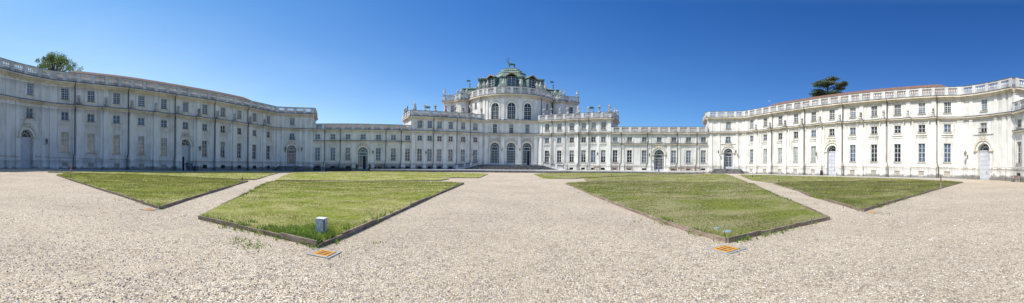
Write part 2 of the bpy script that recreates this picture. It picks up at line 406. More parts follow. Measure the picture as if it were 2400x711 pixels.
class Path:
    def __init__(s, pts, smooth=False):
        s.p = [Vector((x, y)) for x, y in pts]; s.smooth = smooth
        s.c = [0]
        for a, b in zip(s.p, s.p[1:]): s.c.append(s.c[-1]+(b-a).length)
        s.L = s.c[-1]
        t = [(b-a).normalized() for a, b in zip(s.p, s.p[1:])]; s.t = t
        s.n = [Vector((q.y, -q.x)) for q in t]
        s.vn = [s.n[0]]+[(a+b).normalized() for a, b in zip(s.n, s.n[1:])]+[s.n[-1]]
    def seg(s, u):
        for i in range(len(s.t)):
            if u <= s.c[i+1] or i == len(s.t)-1: return i
    def __call__(s, u, z, o):
        i = s.seg(u); f = (u-s.c[i]); q = s.p[i]+s.t[i]*f
        if s.smooth:
            k = min(1, max(0, f/(s.c[i+1]-s.c[i]))); n = s.vn[i]*(1-k)+s.vn[i+1]*k
        else: n = s.n[i]
        q = q+n*o; return (q.x, q.y, z)
    def px(s, x):
        """distance along the wall of what the photograph shows in column x"""
        a = (x-1200)/F+PSI; d = Vector((math.sin(a), math.cos(a))); best = None
        c0 = Vector((CAM.x, CAM.y))
        for i, t in enumerate(s.t):
            den = d.x*t.y-d.y*t.x
            if abs(den) < 1e-6: continue
            r = s.p[i]-c0; k = (r.x*d.y-r.y*d.x)/den*-1
            k = -(d.x*r.y-d.y*r.x)/den
            u = s.c[i]+k; ln = s.c[i+1]-s.c[i]
            err = max(0, -k, k-ln)
            if best is None or err < best[0]: best = (err, u)
        return best[1]
    def n_at(s, u): return s.n[s.seg(u)]
def arc(a, b, bow, n=8):
    """curve from a to b, pushed away from the court by bow"""
    a = Vector(a); b = Vector(b); t = (b-a); nn = Vector((t.y, -t.x)).normalized(); out = []
    for i in range(n+1):
        k = i/n; q = a+t*k-nn*bow*4*k*(1-k); out.append((q.x, q.y))
    return Path(out, True)

# ------------------------------------------------------------------ facade kit
def wall(parent, W, s0, s1, z0, z1, ops, name='wall', mats=None, depth=.24, ds=3.0, o=0.0, extra=None, arch_depth=.62):
    """masonry skin with real openings; ops = (s0, s1, z0, z1, arch)"""
    mb = MB(); S = {s0, s1}; Z = {z0, z1}
    for a, b, c, d, ar in ops: S |= {a, b}; Z |= {c, d}
    S = sorted(S); T = []
    for a, b in zip(S, S[1:]):
        n = max(1, int(math.ceil((b-a)/ds))); T += [a+(b-a)*i/n for i in range(n)]
    T.append(S[-1]); Z = sorted(z for z in Z if z0 <= z <= z1)
    for a, b in zip(T, T[1:]):
        for c, d in zip(Z, Z[1:]):
            m, q = (a+b)/2, (c+d)/2
            if any(p[0] < m < p[1] and p[2] < q < p[3] for p in ops): continue
            mb.add([W(a, c, o), W(b, c, o), W(b, d, o), W(a, d, o)], [(0, 1, 2, 3)])
    for a, b, c, d, ar in ops:
        q = o-(depth if not ar else max(depth, arch_depth))
        if ar:
            r = (b-a)/2; zs = d-r; m = (a+b)/2; n = 12
            P = [(m-r*math.cos(math.pi*i/n), zs+r*math.sin(math.pi*i/n)) for i in range(n+1)]
            for i in range(n):
                cor = (a, d) if i < n//2 else (b, d)
                mb.add([W(P[i][0], P[i][1], o), W(P[i+1][0], P[i+1][1], o), W(cor[0], cor[1], o)], [(0, 1, 2)])
                mb.add([W(*P[i], o), W(*P[i+1], o), W(*P[i+1], q), W(*P[i], q)], [(0, 1, 2, 3)])
            mb.add([W(m, d, o), W(a, d, o), W(*P[n//2], o)], [(0, 1, 2)])
            mb.add([W(a, c, o), W(a, zs, o), W(a, zs, q), W(a, c, q)], [(0, 1, 2, 3)])
            mb.add([W(b, c, o), W(b, zs, o), W(b, zs, q), W(b, c, q)], [(0, 1, 2, 3)])
        else:
            for e, f, g, h in ((a, c, a, d), (a, d, b, d), (b, d, b, c), (b, c, a, c)):
                mb.add([W(e, f, o), W(g, h, o), W(g, h, q), W(e, f, q)], [(0, 1, 2, 3)])
    if extra: extra(mb)
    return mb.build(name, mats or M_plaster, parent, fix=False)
def window(parent, W, c, w_, z0, z1, cols, rows, depth=.17, pale=None, sill=True, mid=True):
    a, b = c-w_/2, c+w_/2; mb = MB(); o0, o1 = -depth-.05, -depth
    t = .075
    mb.box(W, a, a+t, z0, z1, o0, o1); mb.box(W, b-t, b, z0, z1, o0, o1)
    mb.box(W, a+t, b-t, z1-t, z1, o0, o1-.003); mb.box(W, a+t, b-t, z0, z0+t, o0, o1-.003)
    for i in range(1, cols):
        k = a+w_*i/cols; h = .05 if (mid and i*2 == cols) else .022
        mb.box(W, k-h, k+h, z0+t, z1-t, o0, o1+(.012 if h > .03 else -.006))
    for j in range(1, rows):
        k = z0+(z1-z0)*j/rows; h = .045 if (rows == 4 and j == 2) or (rows == 5 and j == 3) else .024
        mb.box(W, a+t, b-t, k-h, k+h, o0, o1+(.006 if h > .03 else -.009))
    f = mb.build('window', M_frame, parent)
    g = MB(); g.box(W, a+.01, b-.01, z0+.01, z1-.01, o0-.03, o0+.012); m_ = pale if pale else (M_glass if W.p[0].x+W.p[-1].x < 0 else M_glass_dark)
    if not pale and rnd.random() < .35: m_ = M_glass_blue
    g.build('pane', m_, f)
    if not pale and rnd.random() < .3 and z1-z0 > 1.4:
        g = MB(); h_ = rnd.uniform(.25, .6); g.box(W, a+.08, b-.08, z1-(z1-z0)*h_, z1-.08, o0+.013, o0+.016); g.build('blind', M_blind, f)
    if sill:
        g = MB(); g.box(W, a-.14, b+.14, z0-.12, z0-.002, -depth, .12, 0); g.box(W, a-.15, b+.15, z0-.002, z0+.03, -depth+.002, .14, 1)
        g.build('sill', [M_mould, M_cap], f)
    return f
def arch_door(parent, W, c, hw, z0, zs, kind, depth=.42, leaf_open=False, GL=None):
    GL = GL or M_glass
    """arched doorway: fanlight over a solid or a glazed leaf"""
    o0, o1 = -depth-.07, -depth; mb = MB()
    mb.ring(W, c, zs, hw-.10, hw, o0, o1); mb.ring(W, c, zs, hw*.50, hw*.50+.09, o0, o1-.004, n=10)
    mb.box(W, c-hw, c+hw, zs-.12, zs+.05, o0-.002, o1+.06)
    for k in range(1, 6):
        a = math.pi*k/6; r0, r1 = hw*.56, hw-.09; q = .032
        ca, sa = math.cos(a), math.sin(a)
        P = [(c+r0*ca-q*sa, zs+r0*sa+q*ca), (c+r1*ca-q*sa, zs+r1*sa+q*ca), (c+r1*ca+q*sa, zs+r1*sa-q*ca), (c+r0*ca+q*sa, zs+r0*sa-q*ca)]
        mb.add([W(u, v, o0) for u, v in P]+[W(u, v, o1-.008) for u, v in P], [(3, 2, 1, 0), (4, 5, 6, 7)]+[(i, (i+1) % 4, 4+(i+1) % 4, 4+i) for i in range(4)])
    fl = mb.build('fanlight', M_frame, parent)
    g = MB(); g.ring(W, c, zs, .01, hw-.01, o0-.03, o0+.01, n=12); g.build('pane', GL, fl)
    zt = zs-.12; d = MB()
    if kind == 'solid':
        x1 = c+hw-.05 if not leaf_open else c+hw-.05
        d.box(W, c-hw+.05 if not leaf_open else c+hw*.12, x1, z0+.03, zt, o0, o1-.01)
        if leaf_open: d.box(W, c-hw+.05, c-hw*.24, z0+.03, zt, o0, o1-.01); d.box(W, c-hw*.24, c+hw*.12, z0+2.6, zt, o0, o1-.01)
        nc, nr = 3, 6
        for i in range(nc):
            for j in range(nr):
                u0 = c-hw+.17+(2*hw-.3)*i/nc; u1 = u0+(2*hw-.3)/nc-.1; v0 = z0+.2+(zt-z0-.3)*j/nr; v1 = v0+(zt-z0-.3)/nr-.14
                if leaf_open and u0 < c+hw*.15: continue
                d.box(W, u0, u1, v0, v1, o1-.011, o1+.035); d.box(W, u0+.09, u1-.09, v0+.09, v1-.09, o1+.034, o1+.05)
        dd = d.build('door', M_door, parent)
        h = MB(); h.box(W, c+.20, c+.26, z0+1.05, z0+1.3, o1+.05, o1+.1); h.build('handle', M_iron, dd)
        if leaf_open:
            g = MB(); g.box(W, c-hw*.24, c+hw*.12, z0+.02, z0+2.6, o0-.03, o0-.01); g.build('dark_opening', M_dark, dd)
    else:
        side = hw*.30; t = .055; zk = z0+.55; zm = zt-.72
        def bar(u0, u1, v0, v1, e=0): d.box(W, u0, u1, v0, v1, o0, o1+e)
        for u in (c-hw+.05, c-hw+.05+side, c+hw-.05-side, c+hw-.05): bar(u-t, u+t, z0+.03, zt, .01)
        bar(c-.045, c+.045, z0+.03, zm, .006)
        for u in (c-hw*.33, c+hw*.33): bar(u-.02, u+.02, zk, zm, -.006)
        bar(c-hw, c+hw, zm-.06, zm+.06, .016); bar(c-hw, c+hw, z0+.03, zk, -.004)
        nr = max(3, int((zm-zk)/.62))
        for j in range(1, nr): k = zk+(zm-zk)*j/nr; bar(c-hw+.05, c+hw-.05, k-.022, k+.022, -.009)
        dd = d.build('door', M_door, parent)
        g = MB(); g.box(W, c-hw+.02, c+hw-.02, z0+.04, zt, o0-.03, o0+.01); g.build('pane', GL, dd)
        if leaf_open:
            g = MB(); g.box(W, c+.05, c+hw*.62, z0+.06, zm-.08, o1+.012, o1+.03); g.build('dark_opening', M_dark, dd)
        h = MB(); h.box(W, c+.05, c+.09, z0+1.0, z0+1.25, o1+.012, o1+.06); h.build('handle', M_iron, dd)
def surround(parent, W, c, hw, z0, zs):
    mb = MB()
    mb.ring(W, c, zs, hw+.002, hw+.34, -.02, .10, n=16); mb.ring(W, c, zs, hw+.40, hw+.62, -.02, .22, 1, n=16)
    for q in (-1, 1):
        a, b = sorted((c+q*(hw+.002), c+q*(hw+.34))); mb.box(W, a, b, z0, zs, -.02, .10)
        a, b = sorted((c+q*(hw-.02), c+q*(hw+.72))); mb.box(W, a, b, zs-.14, zs+.02, -.02, .26, 1)
    mb.build('door_surround', [M_pilaster, M_mould], parent)
def ornament(parent, W, c, z, w_=1.7, h=.7):
    """stucco scrolls over a doorway"""
    mb = MB()
    for q in (-1, 1):
        for (cx, cz, r, a0, a1, rr) in ((.35, .0, .30, 0, 4.6, .07), (.85, -.12, .24, 1.2, 6.0, .06), (.60, .28, .16, 2, 7, .05), (1.2, -.30, .18, 0, 4, .05)):
            P = []
            for i in range(9):
                a = a0+(a1-a0)*i/8; k = 1-.5*i/8
                P.append(W(c+q*(cx*w_/1.7+r*k*math.cos(a)), z+cz*h/.7+r*k*math.sin(a)*h/.7, .14))
            mb.tube(P, rr, 5)
    x, y, _ = W(c, z, .14); mb.blob((x, y, z+.12), .20, .20, .26, jit=.12); mb.blob((x, y, z-.22), .16, .16, .2, jit=.15)
    mb.build('ornament', M_mould, parent)
def pilaster(parent, W, c, w_, z0, z1, o=.3, side=0, cap=True, ped=1.76, zb=0, volute=False):
    mb = MB()
    if ped > zb: mb.box(W, c-w_/2-.12, c+w_/2+.12, zb, ped-.10, 0.0, o+.20); mb.box(W, c-w_/2-.16, c+w_/2+.16, ped-.10, ped+.0, 0.0, o+.25, 1); z0 = ped
    mb.box(W, c-w_/2, c+w_/2, z0+.45, z1-.30, -.01, o)
    mb.box(W, c-w_/2-.06, c+w_/2+.06, z0, z0+.45, -.01, o+.07); mb.box(W, c-w_/2-.10, c+w_/2+.10, z0+.28, z0+.36, -.01, o+.115)
    mb.box(W, c-w_/2-.05, c+w_/2+.05, z1-.30, z1-.22, -.01, o+.05); mb.box(W, c-w_/2, c+w_/2, z1-.22, z1, -.01, o+.01)
    if volute:
        for q in (-1, 1):
            x, y, _ = W(c+q*w_*.38, 0, o+.04); mb.blob((x, y, z1-.42), .17, .17, .2, jit=.05)
        mb.box(W, c-w_/2-.1, c+w_/2+.1, z1-.2, z1-.08, -.01, o+.16)
    if side:
        for q in (-1, 1):
            a, b = sorted((c+q*w_/2, c+q*(w_/2+side))); mb.box(W, a, b, z0, z1, -.012, o*.38)
    mb.build('pilaster', [M_pilaster, M_mould], parent)
def attic_strip(parent, W, c, w_, z0, z1, o=.10):
    mb = MB(); mb.box(W, c-w_/2, c+w_/2, z0, z1-.28, -.01, o); mb.box(W, c-w_/2-.05, c+w_/2+.05, z1-.28, z1-.2, -.01, o+.05); mb.box(W, c-w_/2, c+w_/2, z1-.2, z1, -.01, o+.01)
    mb.build('pilaster', M_pilaster, parent)
def ledge(parent, W, s0, s1, z, steps, breaks=(), bex=.25, name='ledge', cap=.10, ds=3.0):
    """steps = (dz0, dz1, out) below z; breaks = (s0, s1) where it steps forward over a pilaster"""
    mb = MB()
    for i, (a, b, o) in enumerate(steps): mb.box(W, s0, s1, z+a, z+b, -.015-.002*i, o, 0, ds)
    top = max(o for _, _, o in steps)
    mb.box(W, s0-.0, s1+.0, z+steps[-1][1], z+steps[-1][1]+cap, -.03, top+.03, 1, ds)
    for (p, q) in breaks:
        for i, (a, b, o) in enumerate(steps): mb.box(W, p-o*.3, q+o*.3, z+a+.003, z+b-.003, 0.0, o+bex, 0)
        mb.box(W, p-top*.3-.03, q+top*.3+.03, z+steps[-1][1]-.002, z+steps[-1][1]+cap+.004, 0, top+bex+.03, 1)
    return mb.build(name, [M_mould, M_cap], parent)
def balustrade(parent, W, s0, s1, z, ped, bal, rail, piers, o=.3, pw=.62, sp=.27, ends=True, th=.34):
    mb = MB(); z1 = z+ped; z2 = z1+bal; z3 = z2+rail
    mb.box(W, s0, s1, z, z1, o-th, o, 2, 2.0); mb.box(W, s0, s1, z2, z3-.05, o-th-.01, o+.01, 0, 2.0); mb.box(W, s0-.02, s1+.02, z3-.05, z3, o-th-.05, o+.06, 1, 2.0)
    P = sorted(p for p in piers if s0-.01 <= p <= s1+.01)
    if ends: P = sorted(set([s0+pw/2]+[p for p in P if s0+pw < p < s1-pw]+[s1-pw/2]))
    for p in P:
        mb.box(W, p-pw/2, p+pw/2, z+.004, z3-.056, o-th-.03, o+.04)
    prof = [(.055, 0), (.055, .08), (.10, .30), (.045, .62), (.07, .8), (.05, 1.0)]
    for a, b in zip(P, P[1:]):
        g0, g1 = a+pw/2, b-pw/2; n = int((g1-g0)/sp)
        for i in range(n):
            u = g0+(g1-g0)*(i+.5)/n; vs = []
            for r, k in prof:
                zz = z1+bal*k
                vs += [W(u-r, zz, o-th/2-r), W(u+r, zz, o-th/2-r), W(u+r, zz, o-th/2+r), W(u-r, zz, o-th/2+r)]
            fs = []
            for k in range(len(prof)-1):
                for j in range(4): fs.append((4*k+j, 4*k+(j+1) % 4, 4*k+4+(j+1) % 4, 4*k+4+j))
            mb.add(vs, fs)
    return mb.build('balustrade', [M_stone, M_cap, M_balbase], parent)
M_balbase = plaster('lichened_parapet_base', (.46, .46, .46), (.24, .24, .245), streak=1.0, base=False)
def pipe(parent, W, c, z0, z1, o=.40, jog=.5, zj=None, zl=None):
    r = .075; P = [W(c, z1, o+.25), W(c, z1-.5, o)]
    if zl: P += [W(c, zl+.25, o), W(c, zl+.05, o+.28), W(c, zl-.55, o+.24), W(c, zl-.8, o)]
    if zj: P += [W(c, zj+.9, o), W(c-jog*.6, zj+.1, o+.22), W(c-jog*.6, zj-.2, o+.22)]; c = c-jog*.6; o = o+.22
    P.append(W(c, z0, o)); mb = MB(); mb.tube(P, r, 6)
    x, y, z = P[0]; mb.blob((x, y, z), .16, .16, .14)
    mb.build('downpipe', M_pipe, parent)
def vent(parent, W, c, w_, z0, z1, dark=False, o=.12):
    mb = MB(); mb.box(W, c-w_/2, c+w_/2, z0, z1, o-.16, o-.10)
    if dark:
        for k in range(1, 4): u = c-w_/2+w_*k/4; mb.box(W, u-.015, u+.015, z0, z1, o-.09, o-.06, 1)
    mb.build('basement_window' if dark else 'blind_panel', [M_dark, M_iron] if dark else [M_vent, M_iron], parent)
def core(parent, W, s0, s1, z0, z1, d0=.55, d1=11.0, name='back_wall', ds=3.0, mats=None):
    mb = MB(); mb.box(W, s0, s1, z0, z1, -d1, -d0, 0, ds); return mb.build(name, mats or [M_plaster], parent)
def slope_roof(parent, W, s0, s1, z0, z1, e=-.9, r=-5.0, ds=3.0):
    mb = MB(); n = max(1, int((s1-s0)/ds)); vs = []
    for i in range(n+1):
        u = s0+(s1-s0)*i/n; h = 0 if 0 < i < n else .0
        vs += [W(u, z0, e), W(u, z1, r), W(u, z0, 2*r-e)]
    fs = [(0, 1, 2), (3*n+2, 3*n+1, 3*n)]
    for i in range(n):
        for j in range(2): fs.append((3*i+j, 3*i+3+j, 3*i+4+j, 3*i+1+j))
        fs.append((3*i+2, 3*i+5, 3*i+3, 3*i))
    mb.add(vs, fs); return mb.build('roof', M_tile, parent)
LED = [(-.45, -.30, .14), (-.30, -.16, .24), (-.16, 0, .40)]
COR = [(-.62, -.42, .16), (-.42, -.22, .34), (-.22, 0, .60)]
U_, M_, L_ = (10.78, 12.58), (7.62, 8.92), (2.65, 5.75)
WW = 1.2
def plinth(parent, W, s0, s1, ops, zb=0, z=1.76, o=.12, ds=3.0, _sub=False):
    """projecting base course, open over the basement openings and doors"""
    mb = MB(); cuts = sorted(ops)
    doors_ = [c for c in cuts if c[3] > z]
    if doors_ and not _sub:
        d_ = doors_[0]; rest = [c for c in cuts if c is not d_]
        plinth(parent, W, s0, d_[0], [c for c in rest if c[1] <= d_[0]+.01], zb, z, o, ds, True); plinth(parent, W, d_[1], s1, [c for c in rest if c[0] >= d_[1]-.01], zb, z, o, ds, True); return
    def strips(z0, z1, filt):
        a = s0
        for c, d, e, f in cuts:
            if filt(e, f):
                mb.box(W, a, c, z0, z1, -.02, o, 0, ds); a = d
        mb.box(W, a, s1, z0, z1, -.02, o, 0, ds)
    zs = sorted({zb, z-.1}|{min(q, z-.1) for c in cuts for q in c[2:] if q > zb})
    for a, b in zip(zs, zs[1:]): strips(a, b, lambda e, f: e < (a+b)/2 < f)
    a = s0
    for c, d, e, f in cuts:
        if f > z: mb.box(W, a, c, z-.1, z, -.02, o+.05, 1, ds); mb.box(W, a, c, z, z+.035, -.02, o+.06, 2, ds); a = d
    mb.box(W, a, s1, z-.1, z, -.02, o+.05, 1, ds); mb.box(W, a, s1, z, z+.035, -.02, o+.06, 2, ds)
    mb.build('plinth', [M_plinth_dark if (W.p[0].x < -5 and W.p[0].y > 64) else M_plaster, M_mould, M_cap], parent)
def bay_trim(mb, W, c, hw, top=9.42, bot=2.35):
    """thin raised fillets that frame a window bay, plus the moulded band under the mezzanine"""
    t = .11
    for q in (-1, 1): u = c+q*hw; mb.box(W, u-t/2, u+t/2, bot, top, -.01, .09)
    mb.box(W, c-hw, c+hw, top, top+t, -.01, .10); mb.box(W, c-.98, c+.98, 7.12, 7.32, -.01, .14); mb.box(W, c-.98, c+.98, 6.76, 6.86, -.01, .08)
    mb.box(W, c-.86, c+.86, 9.12, 9.20, -.01, .06)

# ------------------------------------------------------------------ ground
def polar_ground():
    mb = MB(); rs = [0.01, 2, 4, 6, 8, 10, 13, 16, 20, 24, 28, 33, 38, 44, 50, 57, 65, 74, 84, 95, 110, 140, 200, 400, 1000, 3500]; n = 144
    vs = []
    for r in rs:
        for i in range(n):
            a = 2*math.pi*i/n; vs.append((CAM.x+r*math.sin(a), CAM.y+r*math.cos(a), 0))
    fs = []
    for k in range(len(rs)-1):
        for i in range(n): fs.append((k*n+i, k*n+(i+1) % n, (k+1)*n+(i+1) % n, (k+1)*n+i))
    mb.add(vs, fs); o = mb.build('ground', M_gravel, None, fix=False, smooth=True)
    me = o.data
    bm = bmesh.new(); bm.from_mesh(me)
    for f in bm.faces:
        if f.normal.z < 0: f.normal_flip()
    bm.to_mesh(me); bm.free()
    tag(o, 'beige gravel ground of the palace court', None, None, 'structure')
polar_ground()

def in_poly(x, y, P):
    c = False; j = len(P)-1
    for i in range(len(P)):
        if (P[i][1] > y) != (P[j][1] > y) and x < (P[j][0]-P[i][0])*(y-P[i][1])/(P[j][1]-P[i][1])+P[i][0]: c = not c
        j = i
    return c
def lump(x, y):
    return .35*(.03*math.sin(x*.9+y*.5)+.02*math.sin(x*2.3-y*1.7)+.015*math.sin(y*3.1+x*.4))
# lawns traced on the ground: (photo px, photo py) of their outline
LAWNS = [
 ('near lawn left of the central path, with the grey box', [(467, 512), (560, 533), (660, 556), (745, 577), (800, 556), (880, 521), (960, 485), (1030, 454), (1087, 431), (1051, 427.6), (940, 427), (800, 426.6), (700, 426.3), (639, 425), (617, 432), (602, 440), (585, 452), (560, 464), (520, 483)],
   [(8, 0), (18, 8)], [(0, 3), (3, 8), (16, 19)], None),
 ('narrow lawn wedge behind the near left lawn', [(644, 423.8), (760, 424.3), (900, 424.8), (1030, 424.2), (1053.5, 419.8), (1026, 417), (940, 412.2), (850, 408.3), (760, 405), (690, 403.4), (662, 414)],
   None, [(0, 3), (3, 4)], None),
 ('far lawn in front of the shaded arm of the palace', [(1144, 408.3), (1122, 417.6), (1055, 417.4), (1026, 415.8), (940, 410.8), (850, 406.8), (770, 403.9), (770, 402.4), (850, 402.2), (940, 402.7), (1040, 405), (1100, 406.4)],
   None, [(0, 1), (1, 3)], None),
 ('near lawn at the far left, beside the red marker post', [(133, 411), (200, 433), (290, 461), (375, 489), (440, 468), (520, 444), (581, 425.5), (540, 422.6), (492, 419.3), (420, 416), (375, 414), (275, 409.2), (213, 408), (150, 408)],
   None, [(0, 3), (3, 6)], None),
 ('back lawn along the shaded wing', [(112, 404.3), (189, 406.3), (274, 408), (375, 412.7), (428, 415.3), (490, 417.9), (560, 421), (596, 421.6), (630, 412), (657, 404.3), (600, 403.3), (500, 403.3), (380, 403.3), (250, 403.5), (160, 403.8)],
   None, [(2, 7), (7, 9)], None),
 ('near lawn right of the central path, with two round lids', [(1325, 431), (1400, 462), (1470, 489), (1543, 517), (1620, 542), (1704, 567), (1780, 549), (1860, 532), (1943, 513.5), (1900, 494), (1862, 477), (1838, 467), (1820, 460), (1800, 449), (1768, 433), (1756, 430), (1600, 428.8), (1460, 428.2), (1375, 427.8), (1356, 428.2)],
   None, [(0, 5), (5, 8), (8, 13)], None),
 ('narrow lawn wedge behind the near right lawn', [(1369, 420.4), (1375, 425.2), (1410, 425.7), (1460, 426.2), (1600, 427.6), (1752, 427.8), (1709, 411), (1695, 408.6), (1640, 409), (1560, 411), (1438, 415.2), (1384, 417.8)],
   None, [(1, 5)], None),
 ('far lawn in front of the sunlit arm of the palace', [(1251, 408.6), (1273, 418.2), (1305, 419.6), (1340, 419.7), (1384, 416.6), (1432, 414.2), (1560, 409.6), (1650, 407), (1640, 405.4), (1460, 404.2), (1330, 405.6), (1280, 406.9)],
   None, [(2, 4)], None),
 ('back lawn along the sunlit wing', [(1733, 410.4), (1747, 416.8), (1760, 422), (1800, 428), (1874, 427.2), (1946, 426), (2110, 423.6), (2190, 424.3), (2150, 421.3), (2080, 418.7), (1980, 416.2), (1880, 413.8), (1800, 411.4)],
   None, [(3, 6)], None),
 ('near lawn at the far right, beside the dark red post', [(1811, 430.8), (1872, 448), (1900, 461), (1933, 469), (1980, 482), (2023, 495.5), (2070, 481), (2130, 463.5), (2205, 442), (2257, 428), (2215, 425.4), (2110, 425.4), (1946, 427.2), (1890, 427.6)],
   None, [(0, 2), (3, 5), (5, 9)], None),
]
lawn_polys = []
for k, (lab, pix, _, boards, _) in enumerate(LAWNS):
    P = [ground(x, y, .03) for x, y in pix]
    cx = sum(p[0] for p in P)/len(P); cy = sum(p[1] for p in P)/len(P)
    ar = sum(P[i-1][0]*P[i][1]-P[i][0]*P[i-1][1] for i in range(len(P)))/2
    if ar < 0: idx = list(range(len(P)))[::-1]
    else: idx = list(range(len(P)))
    ring = [P[i] for i in idx]; lawn_polys.append((lab, P))
    xs = [p[0] for p in P]; ys = [p[1] for p in P]; pts = [Vector(p) for p in ring]; n0 = len(pts)
    x = min(xs)
    while x < max(xs):
        y = min(ys)
        while y < max(ys):
            q = (x+rnd.uniform(-.3, .3), y+rnd.uniform(-.3, .3))
            if in_poly(*q, ring) and min(((Vector(a)-Vector(q)).length for a in ring)) > .25: pts.append(Vector(q))
            y += 1.3
        x += 1.3
    V, E, Fc, *_r = geometry.delaunay_2d_cdt(pts, [(i, (i+1) % n0) for i in range(n0)], [list(range(n0))], 1, 1e-5)
    mb = MB(); mb.add([(v.x, v.y, .075+lump(v.x, v.y)) for v in V], [tuple(f) for f in Fc])
    # skirt down to the gravel
    m = len(ring); vs = [(a, b, .075+lump(a, b)) for a, b in ring]+[(a, b, -.05) for a, b in ring]
    mb.add(vs, [(i, m+i, m+(i+1) % m, (i+1) % m) for i in range(m)])
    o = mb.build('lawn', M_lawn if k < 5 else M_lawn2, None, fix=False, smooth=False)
    bm = bmesh.new(); bm.from_mesh(o.data)
    for f in bm.faces:
        if f.normal.z < -.2: f.normal_flip()
    bm.to_mesh(o.data); bm.free()
    tag(o, lab, 'lawn', 'lawns of the court', 'structure')
    # timber edging
    e = thing('timber_edging', (P[boards[0][0]][0], P[boards[0][0]][1], gz(*P[boards[0][0]])), 'weathered timber edging of the '+lab.split(',')[0], 'lawn edging', 'timber edgings of the lawns')
    for a, b in boards:
        for i in range(a, b):
            p0 = Vector(P[i % len(P)]); p1 = Vector(P[(i+1) % len(P)]); L = (p1-p0).length
            d = math.hypot(p0.x-CAM.x, p0.y-CAM.y)
            seg = max(1, int(round(L/ (3.0 if d < 30 else 6.0))))
            for s_ in range(seg):
                q0 = p0.lerp(p1, s_/seg); q1 = p0.lerp(p1, (s_+1)/seg); Wp = Path([q0, q1])
                # outward side = away from lawn centre
                mid = (q0+q1)/2; nn = Wp.n[0]; tst = mid+nn*.3
                sg = -1 if in_poly(tst.x, tst.y, ring) else 1
                hh = (.105 if d < 30 else .085)+rnd.uniform(-.02, .02); mbb = MB(); ln = (q1-q0).length
                tw = .04
                k0 = rnd.uniform(-.012, .012); k1 = rnd.uniform(-.012, .012)
                o0, o1 = sorted((0.0, sg*tw))
                vs = []
                for (u, dz) in ((.006, k0), (ln-.006, k1)):
                    vs += [Wp(u, -.06, o0), Wp(u, -.06, o1), Wp(u, hh+dz, o1), Wp(u, hh+dz, o0)]
                mbb.add(vs, [(3, 2, 1, 0), (4, 5, 6, 7), (0, 1, 5, 4), (1, 2, 6, 5), (2, 3, 7, 6), (3, 0, 4, 7)])
                mbb.build('board', M_board, e)

# pavements along the wings, and the raised forecourt
def sheet(name, pts, z, m, label, kind='structure'):
    bm_pts = [Vector(p) for p in pts]; mb = MB()
    V, E, Fc, *_r = geometry.delaunay_2d_cdt(bm_pts, [(i, (i+1) % len(pts)) for i in range(len(pts))], [list(range(len(pts)))], 1, 1e-5)
    mb.add([(v.x, v.y, z) for v in V], [tuple(f) for f in Fc]); o = mb.build(name, m, None, fix=False)
    bm = bmesh.new(); bm.from_mesh(o.data)
    for f in bm.faces:
        if f.normal.z < 0: f.normal_flip()
    bm.to_mesh(o.data); bm.free(); tag(o, label, None, None, kind); return o
def wingstrip(q, lab):
    a = [(q*50.9, 8+i*5) for i in range(11)]; b = [(q*(46.3), 8+i*5) for i in range(11)][::-1]
    sheet('pavement', a+b, .02, M_pave, lab)
wingstrip(-1, 'worn grey pavement along the foot of the shaded wing'); wingstrip(1, 'worn pale pavement along the foot of the sunlit wing')
def mirror(P): return [(-x, y) for x, y in P][::-1]
fr = [(-31.6, 68.0), (-24.5, 70.9), (-14, 74.2), (-6, 75.4), (6, 75.4), (14, 74.4), (24.5, 71.4), (34, 66.6), (41.5, 61.2)]
bk = [(43.5, 64.3), (34, 70.6), (24.5, 76.6), (8, 86), (-8, 86), (-24.5, 76.6), (-31.9, 72.3)]
mb = MB(); mb.prism(fr+bk, -.1, .34); o = mb.build('forecourt', M_step, None); tag(o, 'low dark stone step of the raised forecourt', None, None, 'structure')
fr2 = [(x*.997, y+.35) for x, y in fr]
mb = MB(); mb.prism(fr2+[(x, y+.2) for x, y in bk], .3, .6); o = mb.build('forecourt_kerb', M_kerb, None); tag(o, 'pale stone kerb and paving of the raised forecourt', None, None, 'structure')

# ------------------------------------------------------------------ shared small things: lantern
def make_lantern(loc, rz, label, group):
    t = thing('wall_lantern', loc, label, 'wall lantern', group, rz)      # local: +X points out of the wall, origin where the arm meets it
    a = MB(); a.tube([(0, 0, -.55), (.10, 0, -.35), (.35, 0, -.30), (.62, 0, -.38), (.72, 0, -.30)], .022, 6); a.tube([(0, 0, -.15), (.3, 0, -.22), (.5, 0, -.30)], .016, 5)
    a.box(I, -.02, .02, -.07, .07, -.7, -.1); local(a, 'bracket', M_iron, t)
    b = MB(); b.lathe([(.10, -.26), (.13, -.24), (.20, .18), (.25, .20), (.24, .24), (.12, .40), (.10, .46), (.05, .50), (.02, .62)], 6, (.72, 0, 0)); local(b, 'lantern_body', M_greencopper, t)
    g = MB()
    for k in range(6):
        a0, a1 = math.pi/3*k+.08, math.pi/3*(k+1)-.08
        g.add([(.72+r*math.cos(q), r*math.sin(q), z) for q, r, z in ((a0, .146, -.20), (a1, .146, -.20), (a1, .206, .15), (a0, .206, .15))], [(0, 1, 2, 3)])
    local(g, 'lamp_glass', M_lampglass, t); return t
LANT = None
def lantern(W, s, z, label):
    global LANT
    x, y, _ = W(s, 0, .02); n = W.n_at(s); rz = math.atan2(n.y, n.x); loc = (x, y, z+gz(x, y))
    if LANT is None: LANT = make_lantern(loc, rz, label, 'wall lanterns of the palace'); return LANT
    return copy_tree(LANT, loc, rz, label)

